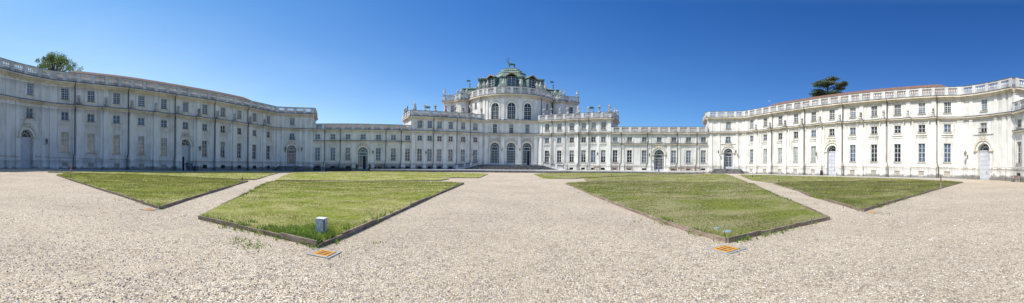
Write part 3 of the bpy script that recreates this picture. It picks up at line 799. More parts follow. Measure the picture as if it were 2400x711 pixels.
# ------------------------------------------------------------------ wings
BUST = None
def make_bust(loc, rz, label):
    t = thing('stone_bust', loc, label, 'bust', 'stone busts on the wing ledges', rz)
    p = MB(); p.prism([(-.26, -.36), (.26, -.36), (.26, .36), (-.26, .36)], 0, .14); p.prism([(-.2, -.26), (.2, -.26), (.2, .26), (-.2, .26)], .14, .36)
    p.prism([(-.22, -.3), (.22, -.3), (.22, .3), (-.22, .3)], .36, .44); p.lathe([(.18, .44), (.10, .52), (.10, .60), (.16, .66)], 8); local(p, 'pedestal', M_statue, t)
    # box() maps (s, z, o) straight to (x, y, z) here
    b = MB(); b.blob((0, 0, .80), .18, .27, .16, jit=.05, sub=2); b.lathe([(.10, .92), (.09, 1.05)], 8); local(b, 'shoulders', M_statue, t, smooth=True)
    h = MB(); h.blob((.02, 0, 1.24), .21, .19, .26, jit=.03, sub=2); h.blob((.23, 0, 1.22), .04, .035, .06); h.blob((-.04, 0, 1.35), .23, .22, .21, jit=.12, sub=2)
    h.blob((.13, 0, 1.08), .07, .08, .09, jit=.15); local(h, 'head', M_statue, t, smooth=True)
    return t
ORD = ['first', 'second', 'third', 'fourth', 'fifth', 'sixth', 'seventh', 'eighth', 'ninth', 'tenth', 'eleventh', 'twelfth', 'thirteenth', 'fourteenth']
def wing(side):
    global BUST
    S = side; LEFT = S < 0
    W = Path([(-50.8, 9+4.9*i) for i in range(11)]) if LEFT else Path([(50.8, 58-4.9*i) for i in range(11)])
    adj = 'shaded' if LEFT else 'sunlit'
    root = thing('palace_wing', (S*50.8, 33.5, 0), ('long three-storey palace wing in shade, its windows reflecting light' if LEFT else 'long three-storey palace wing in full sun with white walls'), 'building', 'three-storey palace wings')
    if LEFT:
        bust = [185, 248, 306, 362, 413, 462, 505.7, 547, 583.5, 617.5]; win = [152, 213, 273, 331, 384, 434.5, 479.5, 522, 560.5, 596, 628.5]; door = 434; dark = lambda i: i >= 6
    else:
        bust = [1772.8, 1805.8, 1842, 1881, 1923, 1970, 2019.4, 2071.8, 2128.3, 2188]; win = [1761, 1793, 1828, 1864.5, 1906, 1949, 1998, 2048, 2103, 2160, 2220]; door = 1950; dark = lambda i: False
    bs = [W.px(x) for x in bust]; ws = [W.px(x) for x in win]; dsx = W.px(door)
    # even spacing fitted through the measured places
    n = len(bs); k = (bs[-1]-bs[0])/(n-1); m0 = sum(b-k*i for i, b in enumerate(bs))/n; bs = [m0+k*i for i in range(n)]
    hw = 1.16; zs = 4.62; di = 5
    ops = [(a-WW/2, a+WW/2, *U_, 0) for a in ws]+[(a-WW/2, a+WW/2, *M_, 0) for a in ws]+[(a-WW/2, a+WW/2, *L_, 0) for i, a in enumerate(ws) if i != di]
    ops += [(dsx-hw, dsx+hw, 0, zs+hw, 1)]
    vents = [(a-.5, a+.5, .45, 1.15) for i, a in enumerate(ws) if i != di]
    ops += [(a, b, c, d, 0) for a, b, c, d in vents]
    def ex(mb):
        for i, a in enumerate(ws):
            if i == di: mb.box(W, a-1.15, a+1.15, 7.12, 7.3, -.01, .09); continue
            bay_trim(mb, W, a, 1.12)
            mb.box(W, a-1.1, a-1.04, 10.25, 12.75, -.01, .09); mb.box(W, a+1.04, a+1.12, 10.25, 12.75, -.01, .09)
    wall(root, W, 0, W.L, 0, 13.0, ops, extra=ex, depth=.26)
    wall_top = None
    for i, a in enumerate(ws):
        window(root, W, a, WW, *U_, 4, 5); window(root, W, a, WW, *M_, 2, 2)
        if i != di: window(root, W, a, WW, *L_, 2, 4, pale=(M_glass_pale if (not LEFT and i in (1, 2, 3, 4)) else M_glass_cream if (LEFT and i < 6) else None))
    for i, a in enumerate(ws):
        if i != di: vent(root, W, a, 1.0, .45, 1.15, dark(i))
    arch_door(root, W, dsx, hw, .0, zs, 'solid', depth=.5, leaf_open=LEFT); surround(root, W, dsx, hw, 0, zs); ornament(root, W, dsx, 6.55)
    plinth(root, W, 0, W.L, [(a, b, c, d) for a, b, c, d in vents]+[(dsx-hw-.34, dsx+hw+.34, 0, 3)])
    brk = [(b-.55, b+.55) for b in bs]
    for b in bs: pilaster(root, W, b, .85, 1.76, 9.56, .42, side=.5)
    for b in bs: attic_strip(root, W, b, .8, 10.06, 12.9, .14)
    for u in (.45, W.L-.45): pilaster(root, W, u, .7, 1.76, 9.56, .12); attic_strip(root, W, u, .7, 10.06, 12.9, .08)
    ledge(root, W, 0, W.L, 10.0, LED, brk, .44)
    ledge(root, W, 0, W.L, 13.5, COR, (), name='cornice')
    mids = [(a+b)/2 for a, b in zip(bs, bs[1:])]
    balustrade(root, W, 0, W.L, 13.55, .48, .70, .26, bs+mids+[bs[0]-k/2, bs[-1]+k/2, .35, W.L-.35], o=.42, ends=False)
    for i, b in enumerate(bs):
        near_even = (i % 2 == 0) if LEFT else ((9-i) % 2 == 0)
        if near_even:
            pipe(root, W, b+(-.62 if LEFT else .62), 0.02, 13.4, .26, jog=.5 if LEFT else -.5, zj=1.76, zl=10.0)
    core(root, W, -.0, W.L, 0, 13.5, .66, 12.0)
    # roof: hipped, terracotta
    mb = MB(); e = 1.35; y0, y1 = 7.5, 60.5
    A = [(S*(50.8+e), y0, 14.15), (S*(50.8+e), y1, 14.15), (S*62.6, y1, 14.15), (S*62.6, y0, 14.15)]
    
    n_ = 10; vs = []
    front0 = [(S*(50.8+e), y0+(y1-y0)*i/n_, 14.15) for i in range(n_+1)]
    ridge = [(S*57.0, y0+6.8+(y1-y0-13.8)*i/n_, 17.2) for i in range(n_+1)]
    back = [(S*62.6, y0+(y1-y0)*i/n_, 14.15) for i in range(n_+1)]
    vs = front0+ridge+back; q = n_+1
    fs = [(i, i+1, q+i+1, q+i) for i in range(n_)]+[(q+i, q+i+1, 2*q+i+1, 2*q+i) for i in range(n_)]+[(0, q, 2*q), (n_, 2*q+n_, q+n_)]
    fs += [(i, 2*q+i, 2*q+i+1, i+1) for i in range(n_)]
    mb.add(vs, fs); mb.build('roof', M_tile, root)
    # chimneys are not in view; end pavilions follow
    FP = arc((-50.8, 58), (-44.5, 64.4), .3) if LEFT else arc((44.5, 64.4), (50.8, 58), .3)
    NP = arc((-45.6, .5), (-50.8, 9), .5) if LEFT else arc((50.8, 9), (45.6, .5), .5)
    for P_, near in ((FP, False), (NP, True)):
        if LEFT: U, Mz, D, pil = ((684, 684, 683, (650.5, 662, 703.5, 716.5, 729.5)) if not near else (71, 69.5, 62.5, (17, 40, 100, 119)))
        else: U, Mz, D, pil = ((1706.5, 1706, 1706.5, (1666, 1684, 1727.5, 1741)) if not near else (2306.5, 2305, 2306, (2255, 2276, 2334, 2354, 2367)))
        u, m_, d = P_.px(U), P_.px(Mz), P_.px(D)
        z0 = 0 if near else 1.12; zs2 = 4.57 if near else 5.0; h2 = 1.15 if near else 1.08
        ops = [(u-.58, u+.58, *U_, 0), (m_-.6, m_+.6, 7.45, 8.92, 0), (d-h2, d+h2, z0, zs2+h2, 1)]
        bv = []
        if not near:
            q = (P_.L-.9 if LEFT else .9)
        def ex2(mb):
            mb.box(P_, d-1.9, d+1.9, 7.1, 7.24, -.01, .12, ds=.8)
            mb.box(P_, d-1.9, d+1.9, 9.3, 9.37, -.01, .06, ds=.8)
        wall(root, P_, 0, P_.L, 0, 13.0, ops, extra=ex2, ds=.8, depth=.34)
        window(root, P_, u, 1.16, *U_, 4, 5); wm = window(root, P_, m_, 1.2, 7.45, 8.92, 2, 2)
        g = MB()
        for i in range(11): v = m_-.72+1.44*i/10; g.tube([P_(v, 7.32, .34), P_(v, 8.05, .34)], .014, 4)
        g.tube([P_(m_-.75, 8.06, 0), P_(m_-.75, 8.06, .35), P_(m_+.75, 8.06, .35), P_(m_+.75, 8.06, 0)], .025, 5); g.tube([P_(m_-.75, 7.34, 0), P_(m_-.75, 7.34, .35), P_(m_+.75, 7.34, .35), P_(m_+.75, 7.34, 0)], .02, 5)
        g.build('balcony_railing', M_iron, root)
        arch_door(root, P_, d, h2, z0, zs2, 'solid' if near else 'glass', depth=.5); surround(root, P_, d, h2, z0, zs2); ornament(root, P_, d, zs2+1.75, 1.5, .5)
        plinth(root, P_, 0, P_.L, [(d-h2-.34, d+h2+.34, 0, 3)], ds=.8)
        for x in pil:
            v = P_.px(x); pilaster(root, P_, v, .62, 1.76, 9.56, .16); attic_strip(root, P_, v, .62, 10.06, 12.9, .1)
        ledge(root, P_, 0, P_.L, 10.0, LED, ds=.8); ledge(root, P_, 0, P_.L, 13.5, COR, name='cornice', ds=.8)
        np_ = 4; balustrade(root, P_, 0, P_.L, 13.55, .48, .70, .26, [P_.L*i/np_ for i in range(np_+1)], o=.42)
        core(root, P_, 0, P_.L, 0, 13.5, .66, 9.0, ds=.8)
        if not near: slope_roof(root, P_, 1.5, P_.L-2.0, 13.6, 15.1, ds=1.5)
        # end return of the pavilion (it stands taller than the gallery beside it)
        outer = FP.p[-1] if (LEFT and not near) else FP.p[0] if not near else NP.p[0] if LEFT else NP.p[-1]
        dirv = Vector((S*.5, .866)) if not near else Vector((S*.5, -.866))
        a = Vector(outer); b = a+dirv*9
        RP = Path([a, b]) if ((not near and LEFT) or (near and not LEFT)) else Path([b, a])
        wall(root, RP, 0, RP.L, 0, 13.0, [], o=.0); ledge(root, RP, 0, RP.L, 13.5, COR, name='cornice'); balustrade(root, RP, 0, RP.L, 13.55, .48, .70, .26, [RP.L*i/4 for i in range(5)], o=.42)
        ledge(root, RP, 0, RP.L, 10.0, LED)
        c0 = (0.0 if (LEFT == (not near)) else RP.L)
        pilaster(root, RP, abs(c0-.45), .8, 1.76, 9.56, .14); attic_strip(root, RP, abs(c0-.45), .8, 10.06, 12.9, .1)
        if near: NPp = P_; nd = d
        else: FPp = P_; fd = d
    # busts
    order = range(n) if True else 0
    for i, b in enumerate(bs):
        x, y, _ = W(b, 0, .46); nrm = W.n_at(b); rz = math.atan2(nrm.y, nrm.x); loc = (x, y, 10.06+gz(x, y)+.0)
        lab = '%s stone bust from the %s end of the %s wing ledge' % (ORD[i], 'left' if LEFT else 'palace', adj)
        if BUST is None: BUST = make_bust(loc, rz, lab)
        else: copy_tree(BUST, loc, rz, lab)
    return root, W, NPp, FPp, nd, fd
LWr, LW, LNP, LFP, lnd, lfd = wing(-1)
RWr, RW, RNP, RFP, rnd_, rfd = wing(1)

# ------------------------------------------------------------------ galleries
def gallery(W, wins, door, pils, pipes, label, near=False, basem=(), doorkind='glass', zb=.5):
    root = thing('gallery_building', (W.p[0].x, W.p[0].y, 0), label, 'building', 'two-storey gallery buildings')
    zb0 = -.05
    ws = [W.px(x) if not near else x for x in wins]; dsx = None if door is None else W.px(door)
    hw = 1.2; zs = 4.6; Lz = (2.6, 5.62); Uz = (7.66, 8.82)
    ops = [(a-.6, a+.6, *Uz, 0) for a in ws]+[(a-.6, a+.6, *Lz, 0) for a in ws]
    if dsx is not None: ops = [(a-.6, a+.6, *Uz, 0) for a in ws+[dsx]]+[(a-.6, a+.6, *Lz, 0) for a in ws]+[(dsx-hw, dsx+hw, zb, zs+hw, 1)]
    bs = [(a-.5, a+.5, .78, 1.22) for a in ws]; ops += [(*b, 0) for b in bs]
    def ex(mb):
        for a in ws:
            for q in (-1, 1): mb.box(W, a+q*.95-.03, a+q*.95+.03, 2.2, 6.3, -.01, .09); mb.box(W, a+q*.95-.03, a+q*.95+.03, 7.4, 9.05, -.01, .08)
            mb.box(W, a-.98, a+.98, 6.3, 6.37, -.01, .05); mb.box(W, a-.98, a+.98, 9.05, 9.12, -.01, .05)
    wall(root, W, 0, W.L, zb0, 9.6, ops, extra=ex)
    for a in ws+([dsx] if dsx is not None else []): window(root, W, a, 1.2, *Uz, 4, 2)
    for a in ws: window(root, W, a, 1.2, *Lz, 2, 4)
    for a in ws: vent(root, W, a, 1.0, .78, 1.22, True)
    if dsx is not None: arch_door(root, W, dsx, hw, zb, zs, doorkind, leaf_open=(W.p[0].x < 0), GL=(M_glass if W.p[0].x < 0 else M_glass_dark)); surround(root, W, dsx, hw, zb, zs); ornament(root, W, dsx, 6.35, 1.6, .5)
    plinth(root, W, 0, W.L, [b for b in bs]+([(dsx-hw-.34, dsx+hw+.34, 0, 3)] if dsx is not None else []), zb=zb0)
    for x in pils: pilaster(root, W, (W.px(x) if not near else x), .8, 1.76, 6.9, .16, zb=zb0); attic_strip(root, W, (W.px(x) if not near else x), .8, 7.26, 9.5, .08)
    for x in pipes: pipe(root, W, W.px(x), .6, 9.7, .24, zj=1.76, zl=7.2)
    ledge(root, W, 0, W.L, 7.2, [(-.3, -.18, .12), (-.18, 0, .32)]); ledge(root, W, 0, W.L, 9.9, [(-.4, -.25, .14), (-.25, 0, .42)], name='cornice')
    balustrade(root, W, 0, W.L, 9.95, .46, .64, .24, [W.L*i/10 for i in range(11)], o=.32)
    core(root, W, 0, W.L, zb0, 9.9, .66, 9.0)
    slope_roof(root, W, 0, W.L, 10.0, 11.75)
    return root
LG = Path([(-44.5, 64.4), (-24.15, 76)]); RG = Path([(24.15, 76), (44.5, 64.4)])
gallery(LG, [743.9, 779.7, 815.1, 886.3, 921.5, 955], 850.3, [757, 829, 872, 944], [760.5, 797.3, 903.5, 939.5], 'low two-storey gallery building in shade with an open glazed door')
gallery(RG, [1441, 1474.7, 1509.3, 1578.7, 1613.3, 1648], 1544.3, [1458, 1521.5, 1567, 1590, 1634], [1455.5, 1517.5, 1587, 1632.5], 'low two-storey gallery building in sun with benches along its foot')
NG1 = Path([(-28, -9.7), (-45.6, .5)]); NG2 = Path([(45.6, .5), (28, -9.7)])
gallery(NG1, [2.4+3.4*i for i in range(5)]+[NG1.L-1.5], None, [NG1.L-3.0, NG1.L-6.4], [], 'two-storey gallery building beyond the left edge of the court', near=True)
gallery(NG2, [1.5]+[4.6+3.4*i for i in range(4)], None, [3.0, 6.4], [], 'two-storey gallery building adjoining the near end of the sunlit wing', near=True)

# ------------------------------------------------------------------ palace centre
PC = thing('palace_building', (0, 95, 0), 'central baroque palace with round domed hall and green copper roof', 'building')
LA = Path([(-24.15, 76), (-7.2, 85.8)]); RA = Path([(7.2, 85.8), (24.15, 76)]); CF = Path([(-7.2, 85.8), (7.2, 85.8)])
def arm(W, wins, pils, strips, pipes, left):
    ws = [W.px(x) for x in wins]; zb0 = -.05
    ops = [(a-.6, a+.6, *U_, 0) for a in ws]+[(a-.6, a+.6, *M_, 0) for a in ws]+[(a-.6, a+.6, 2.6, 5.62, 0) for a in ws]
    bs = [(a-.5, a+.5, .7, 1.25) for a in ws if not ((a > W.L-9 and left) or (a < 9 and not left))]; ops += [(*b, 0) for b in bs]
    def ex(mb):
        for a in ws: bay_trim(mb, W, a, .98); mb.box(W, a-.9, a+.9, 12.78, 12.86, -.01, .05)
    wall(PC, W, 0, W.L, zb0, 13.0, ops, extra=ex)
    for a in ws: window(PC, W, a, 1.2, *U_, 4, 5); window(PC, W, a, 1.2, *M_, 2, 2); window(PC, W, a, 1.2, 2.6, 5.62, 2, 4)
    for b in bs: vent(PC, W, (b[0]+b[1])/2, 1.0, .7, 1.25, True)
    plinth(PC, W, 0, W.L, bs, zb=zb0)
    for x in pils: v = W.px(x); pilaster(PC, W, v, .85, 1.76, 9.56, .22, volute=True, zb=zb0); attic_strip(PC, W, v, .85, 10.06, 12.9, .14)
    for x in strips: v = W.px(x); pilaster(PC, W, v, .55, 1.76, 9.56, .10, zb=zb0); attic_strip(PC, W, v, .55, 10.06, 12.9, .08)
    for x in pipes: pipe(PC, W, W.px(x), .65, 13.4, .26, zj=1.76, zl=10.0)
    ledge(PC, W, 0, W.L, 10.0, LED, [(W.px(x)-.5, W.px(x)+.5) for x in pils], .16); ledge(PC, W, 0, W.L, 13.5, COR, name='cornice')
    balustrade(PC, W, 0, W.L, 13.55, .48, .70, .26, [W.L*i/8 for i in range(9)], o=.35)
    core(PC, W, 0, W.L, zb0, 13.5, .5, 9.0)
    slope_roof(PC, W, 1.2, W.L-1.0, 13.6, 15.3)
    # end return above the gallery
    if left: a = Vector(W.p[0]); b = a+Vector((-.5, .866))*8.5; RP = Path([b, a])
    else: a = Vector(W.p[-1]); b = a+Vector((.5, .866))*8.5; RP = Path([a, b])
    wall(PC, RP, 0, RP.L, zb0, 13.0, [(RP.L/2-2.4, RP.L/2-1.2, 10.9, 12.5, 0), (RP.L/2+1.2, RP.L/2+2.4, 10.9, 12.5, 0)]); ledge(PC, RP, 0, RP.L, 13.5, COR, name='cornice'); ledge(PC, RP, 0, RP.L, 10.0, LED)
    for q in (-1.8, 1.8): window(PC, RP, RP.L/2+q, 1.2, 10.9, 12.5, 4, 5)
    balustrade(PC, RP, 0, RP.L, 13.55, .48, .70, .26, [RP.L*i/4 for i in range(5)], o=.35)
    return RP
LRP = arm(LA, [983.3, 1006.5, 1029.4, 1055.7, 1084.8, 1113.6], [967.5, 1042, 1125.5], [994.5, 1018, 1067, 1098], [1015, 1069.5, 1100.5], True)
RRP = arm(RA, [1281.2, 1309.9, 1339.3, 1366.9, 1390, 1413.3], [1266, 1351.5, 1427], [1294, 1326, 1378, 1402], [1293.5, 1324.5, 1379.5, 1356.5], False)
# central front, three arched doors
dx = [CF.px(x) for x in (1159, 1197.3, 1234.6)]; cw = [CF.px(x) for x in (1158.8, 1197.3, 1235)]
ops = [(d-1.18, d+1.18, 1.74, 6.5+1.18, 1) for d in dx]+[(d-.56, d+.56, 10.2, 12.55, 0) for d in cw]
wall(PC, CF, 0, CF.L, .5, 13.0, ops, depth=.4)
for i, d in enumerate(dx):
    arch_door(PC, CF, d, 1.18, 1.76, 6.5, 'glass', depth=.5, leaf_open=(i == 2), GL=M_glass_dark); surround(PC, CF, d, 1.18, 1.76, 6.5); ornament(PC, CF, d, 8.35, 2.0, .8)
for d in cw: window(PC, CF, d, 1.12, 10.2, 12.55, 3, 5)
for x in (1139, 1177.5, 1216.5, 1255): v = CF.px(x); pilaster(PC, CF, v, .9, 1.76, 9.56, .32, volute=True, zb=1.7, ped=1.7); attic_strip(PC, CF, v, .85, 10.06, 12.9, .16)
ledge(PC, CF, 0, CF.L, 10.0, LED, [(CF.px(x)-.5, CF.px(x)+.5) for x in (1177.5, 1216.5)], .2); ledge(PC, CF, 0, CF.L, 13.5, COR, name='cornice')
core(PC, CF, -1.0, CF.L+1.0, .5, 13.5, .66, 9)
# round hall above
cx, cy, cr = 0.0, 98.0, 12.6; nseg = 48
dp = []
for i in range(nseg+1):
    a = math.pi+math.pi*i/nseg+0.0; dp.append((cx+cr*math.cos(a), cy+cr*math.sin(a)))
DR = Path(dp, True)
dw = [DR.px(x) for x in (1158.4, 1197, 1235.6)]; sw = [DR.px(x) for x in (1113.5, 1281)]
ops = [(d-1.08, d+1.08, 13.85, 18.2, 1) for d in dw]+[(d-.55, d+.55, 17.3, 19.0, 0) for d in sw]
wall(PC, DR, 0, DR.L, 13.3, 19.9, ops, name='drum_wall', ds=.82, depth=.3, arch_depth=.3)
def arch_window(parent, W, c, hw, z0, zt):
    zs = zt-hw; o0, o1 = -.24, -.18; mb = MB()
    mb.ring(W, c, zs, hw-.08, hw, o0, o1, n=14)
    for u in (c-hw, c+hw-.08): mb.box(W, u, u+.08, z0, zs, o0, o1, ds=.8)
    mb.box(W, c-.05, c+.05, z0, zt-.06, o0, o1+.01)
    for u in (c-hw*.5, c+hw*.5): mb.box(W, u-.02, u+.02, z0, zs, o0, o1-.01)
    for j in range(1, 7): z = z0+(zs-z0)*j/6; h = .05 if j in (2, 4, 6) else .02; mb.box(W, c-hw+.05, c+hw-.05, z-h, z+h, o0+.002, o1-.005+(.01 if h > .03 else 0), ds=.8)
    f = mb.build('window', M_frame, parent)
    g = MB(); g.box(W, c-hw+.01, c+hw-.01, z0+.01, zs, o0-.03, o0+.01, ds=.8); g.ring(W, c, zs, .01, hw-.01, o0-.03, o0+.01, n=12); g.build('pane', M_glass_dark, f)
    g = MB(); g.box(W, c-hw-.15, c+hw+.15, z0-.12, z0, -.2, .16, ds=.8); g.build('sill', M_mould, f)
for d in dw:
    arch_window(PC, DR, d, 1.08, 13.85, 18.2)
    mb = MB(); mb.ring(DR, d, 17.12, 1.10, 1.42, -.02, .12, n=16); mb.ring(DR, d, 17.12, 1.5, 1.66, -.02, .2, 1, n=16)
    for q in (-1, 1): a, b = sorted((d+q*1.10, d+q*1.42)); mb.box(DR, a, b, 13.6, 17.12, -.02, .12)
    mb.build('window_surround', [M_pilaster, M_mould], PC)
for d in sw: window(PC, DR, d, 1.1, 17.3, 19.0, 2, 3)
for x in (1133.5, 1140, 1177, 1218, 1255.5, 1262): attic_strip(PC, DR, DR.px(x), .62 if x in (1133.5, 1140, 1255.5, 1262) else .85, 13.6, 19.3, .16)
ledge(PC, DR, 0, DR.L, 13.75, [(-.1, 0, .12)], name='ledge', ds=.82)
ledge(PC, DR, 0, DR.L, 20.4, [(-1.0, -.85, .14), (-.55, -.3, .3), (-.3, 0, .7)], name='cornice', ds=.82)
dpiers = [DR.px(x) for x in (1109, 1121.7, 1133.3, 1141.5, 1178, 1217.5, 1254.7, 1262.5, 1274.3, 1287)]
for x in (1159.5, 1197.5, 1236): dpiers.append(DR.px(x))
balustrade(PC, DR, 0, DR.L, 20.45, .62, .95, .30, dpiers, o=.45, pw=.7, th=.4, sp=.32)
mb = MB(); mb.prism(dp+[(x, 2*cy-y) for x, y in dp[::-1]][1:-1], 13.0, 13.45); mb.build('drum_floor', M_stone, PC)
mb = MB(); mb.prism([(cx+(cr-.6)*math.cos(2*math.pi*i/40), cy+(cr-.6)*math.sin(2*math.pi*i/40)) for i in range(40)], 13.2, 20.4); mb.build('drum_core', M_plaster, PC)
mb = MB(); mb.prism([(cx+11.6*math.cos(2*math.pi*i/40), cy+11.6*math.sin(2*math.pi*i/40)) for i in range(40)], 20.41, 21.9, 0, [(cx+8.2*math.cos(2*math.pi*i/40), cy+8.2*math.sin(2*math.pi*i/40)) for i in range(40)]); mb.build('lower_roof', M_tile, PC)
for x, dzz in ((1127, 0), (1266, 0)): pipe(PC, DR, DR.px(x), 14.2, 20.2, .22)
# transept blocks behind
for q in (-1, 1):
    pts = [(19.6, 94), (15.9, 93.4), (14.9, 92.3), (14.0, 91.9), (13.1, 92.2), (12.2, 93.3)]
    pts = [(-x, y) for x, y in pts] if q < 0 else pts[::-1]
    TP = Path(pts, True)
    wx = TP.px(1059.3 if q < 0 else 1337)
    wall(PC, TP, 0, TP.L, 13.3, 19.7, [(wx-.6, wx+.6, 16.4, 18.9, 0)], name='transept_wall', ds=.7)
    window(PC, TP, wx, 1.2, 16.4, 18.9, 2, 4)
    ledge(PC, TP, 0, TP.L, 20.2, [(-.6, -.4, .14), (-.4, -.2, .34), (-.2, 0, .6)], name='cornice', ds=.7)
    attic_strip(PC, TP, TP.px(1070 if q < 0 else 1326), .5, 13.6, 19.3, .14)
    balustrade(PC, TP, 0, TP.L, 20.25, .5, .9, .28, [.35, TP.L*.5, TP.L*.66, TP.L-.35], o=.38, pw=.55, th=.36)
    core(PC, TP, 0.6, TP.L-.6, 13.2, 20.2, .6, 12, ds=.7)
    SP = Path([(q*19.6, 104), (q*19.6, 94)]) if q < 0 else Path([(19.6, 94), (19.6, 104)])
    wall(PC, SP, 0, SP.L, 13.3, 19.7, [], name='transept_wall'); ledge(PC, SP, 0, SP.L, 20.2, [(-.6, -.4, .14), (-.4, -.2, .34), (-.2, 0, .6)], name='cornice'); balustrade(PC, SP, 0, SP.L, 20.25, .5, .9, .28, [SP.L*i/4 for i in range(5)], o=.38)
    def fr(x0, x1, y0, y1): return [(q*x0, y0), (q*x1, y0), (q*x1, y1), (q*x0, y1)]
    mb = MB(); mb.prism(fr(4, 17.6, 95.2, 105), 20.3, 24.4, 0, fr(4, 14.6, 97.2, 104)); mb.prism(fr(4, 14.9, 97.0, 104.2), 24.4, 24.6); mb.prism(fr(4, 14.6, 97.2, 104), 24.6, 25.6, 0, fr(4, 11.5, 100, 101)); mb.build('roof', M_copper, PC)
# main copper roof
def octo(hx, hy, c, y0=98.2): return [(-c, y0-hy), (c, y0-hy), (hx, y0-hy*c/hx*1.0), (hx, y0+hy*.5), (c, y0+hy), (-c, y0+hy), (-hx, y0+hy*.5), (-hx, y0-hy*c/hx)]
mb = MB()
mb.prism(octo(8.2, 9.4, 3.7), 20.3, 26.5, 0, octo(5.3, 6.1, 3.0))
mb.prism(octo(5.55, 6.35, 3.15), 26.5, 26.85); lv = [(26.85, 5.3, 6.0, 3.0), (28.2, 4.15, 4.8, 2.4), (28.25, 4.3, 4.95, 2.5), (28.5, 4.2, 4.8, 2.45), (29.25, 3.1, 3.5, 1.8), (29.3, 3.25, 3.7, 1.9), (29.55, 3.1, 3.5, 1.8), (30.1, 2.3, 2.6, 1.3), (30.15, 2.4, 2.7, 1.4), (30.3, 2.2, 2.5, 1.25), (30.75, 1.0, 1.1, .5)]
for a, b in zip(lv, lv[1:]): mb.prism(octo(*a[1:]), a[0], b[0], 0, octo(*b[1:]))
mb.build('dome_roof', M_copper, PC)
for q in (-1, 1):
    def fr(x0, x1, y0, y1): return [(q*x0, y0), (q*x1, y0), (q*x1, y1), (q*x0, y1)]
    mb = MB(); mb.prism(fr(3, 11.4, 93.6, 103), 20.4, 26.6, 0, fr(3, 9.3, 95.2, 102)); mb.prism(fr(3, 9.75, 94.8, 102.3), 26.6, 27.0); mb.prism(fr(3, 9.3, 95.2, 102), 27.0, 27.3, 0, fr(3, 9.0, 95.5, 101.6)); mb.build('side_roof', M_copper, PC)
def dormer(x, y, rz, z0, z1):
    c_, s_ = math.cos(rz), math.sin(rz)
    def W(u, z, o): return (x+u*c_-(-o)*(-s_)*-1*-1+0 if False else x+u*c_+o*s_, y+u*s_-o*c_, z)
    h = 1.05; zt = z1
    mb = MB(); mb.box(W, -h-.28, -h, z0, zt, -2.6, .25); mb.box(W, h, h+.28, z0, zt, -2.6, .25); mb.box(W, -h-.3, h+.3, z0-.15, z0, -2.4, .4); mb.box(W, -h, h, zt-.12, zt, -2.6, .2)
    mb.box(W, -h, h, z0, zt-.12, -2.6, -.3)
    d = mb.build('dormer', M_copper, PC)
    # pediment roof
    g = MB(); P = [(-h-.5, zt), (0, zt+.78), (h+.5, zt)]
    for (a, b) in ((P[0], P[1]), (P[1], P[2])):
        for o0, o1, mi, dz in ((-2.8, .45, 0, 0), (.45, .55, 1, -.04)):
            vs = [W(a[0], a[1]-.02+dz, o0), W(b[0], b[1]-.02+dz, o0), W(b[0], b[1]+.2, o0), W(a[0], a[1]+.2, o0), W(a[0], a[1]-.02+dz, o1), W(b[0], b[1]-.02+dz, o1), W(b[0], b[1]+.2, o1), W(a[0], a[1]+.2, o1)]
            g.add(vs, [(0, 1, 2, 3), (7, 6, 5, 4), (0, 4, 5, 1), (1, 5, 6, 2), (2, 6, 7, 3), (3, 7, 4, 0)], mi)
    g.build('pediment', [M_copper, M_gold], d)
    wn = MB(); t = .07
    wn.box(W, -h, -h+t, z0, zt-.1, -.1, 0); wn.box(W, h-t, h, z0, zt-.1, -.1, 0); wn.box(W, -.05, .05, z0, zt-.1, -.1, .01)
    for k in range(1, 4): z = z0+(zt-z0)*k/4; wn.box(W, -h, h, z-.03, z+.03, -.1, -.01)
    wn.build('window_frame', M_frame, d)
    gg = MB(); gg.box(W, -h+.02, h-.02, z0, zt+.1, -.2, -.12); gg.build('pane', M_glass, d)
dormer(0.0, 90.1, 0, 23.6, 26.3)
dormer(-5.6, 92.2, R(-38), 23.5, 26.3); dormer(5.8, 92.2, R(38), 23.5, 26.3)

# ------------------------------------------------------------------ steps
def onarm(q, d): # point on arm wall at distance d from the junction
    return (q*(7.2+.866*d), 85.8-.5*d)
ST = thing('entrance_steps', (0, 82, .6), 'broad dark stone steps below the three arched palace doors', 'steps')
mb = MB(); ns = 8
for k in range(ns):
    z1 = 1.74-k*(1.14/ns); z0 = z1-(1.14/ns) if k < ns-1 else .55
    f = 82.6-.42*k
    a = 1.2+.50*k
    P = [onarm(-1, a+1.2), (-7.6-.42*k, f), (7.6+.42*k, f), onarm(1, a+1.2), (7.2, 85.9), (-7.2, 85.9)]
    mb.prism(P, z0+(.0 if k == ns-1 else .001), z1)
mb.build('step', M_step, ST)
for q in (-1, 1):
    o_ = [(q*8.0, 84.0), (q*10.6, 82.6), (q*13.8, 80.9)]
    pts = o_ if q > 0 else o_[::-1]
    BP = Path(pts); zf = lambda u: (1.76-(1.15)*max(0, min(1, (u if q > 0 else BP.L-u)/BP.L)))
    mb = MB()
    def Wz(u, z, o): x, y, _ = BP(u, 0, o); return (x, y, z+zf(u))
    mb.box(Wz, 0, BP.L, -.3, .18, -.16, .16, 0, .8); mb.box(Wz, 0, BP.L, .80, .95, -.17, .17, 1, .8)
    for u in (.25, BP.L*.36, BP.L*.62, BP.L-.25): mb.box(Wz, u-.25, u+.25, -.5, 1.0, -.22, .22)
    nb = 20
    for i in range(nb):
        u = .5+(BP.L-1)*i/(nb-1); mb.box(Wz, u-.06, u+.06, .17, .81, -.06, .06)
    mb.build('balustrade', [M_stone, M_cap], ST)
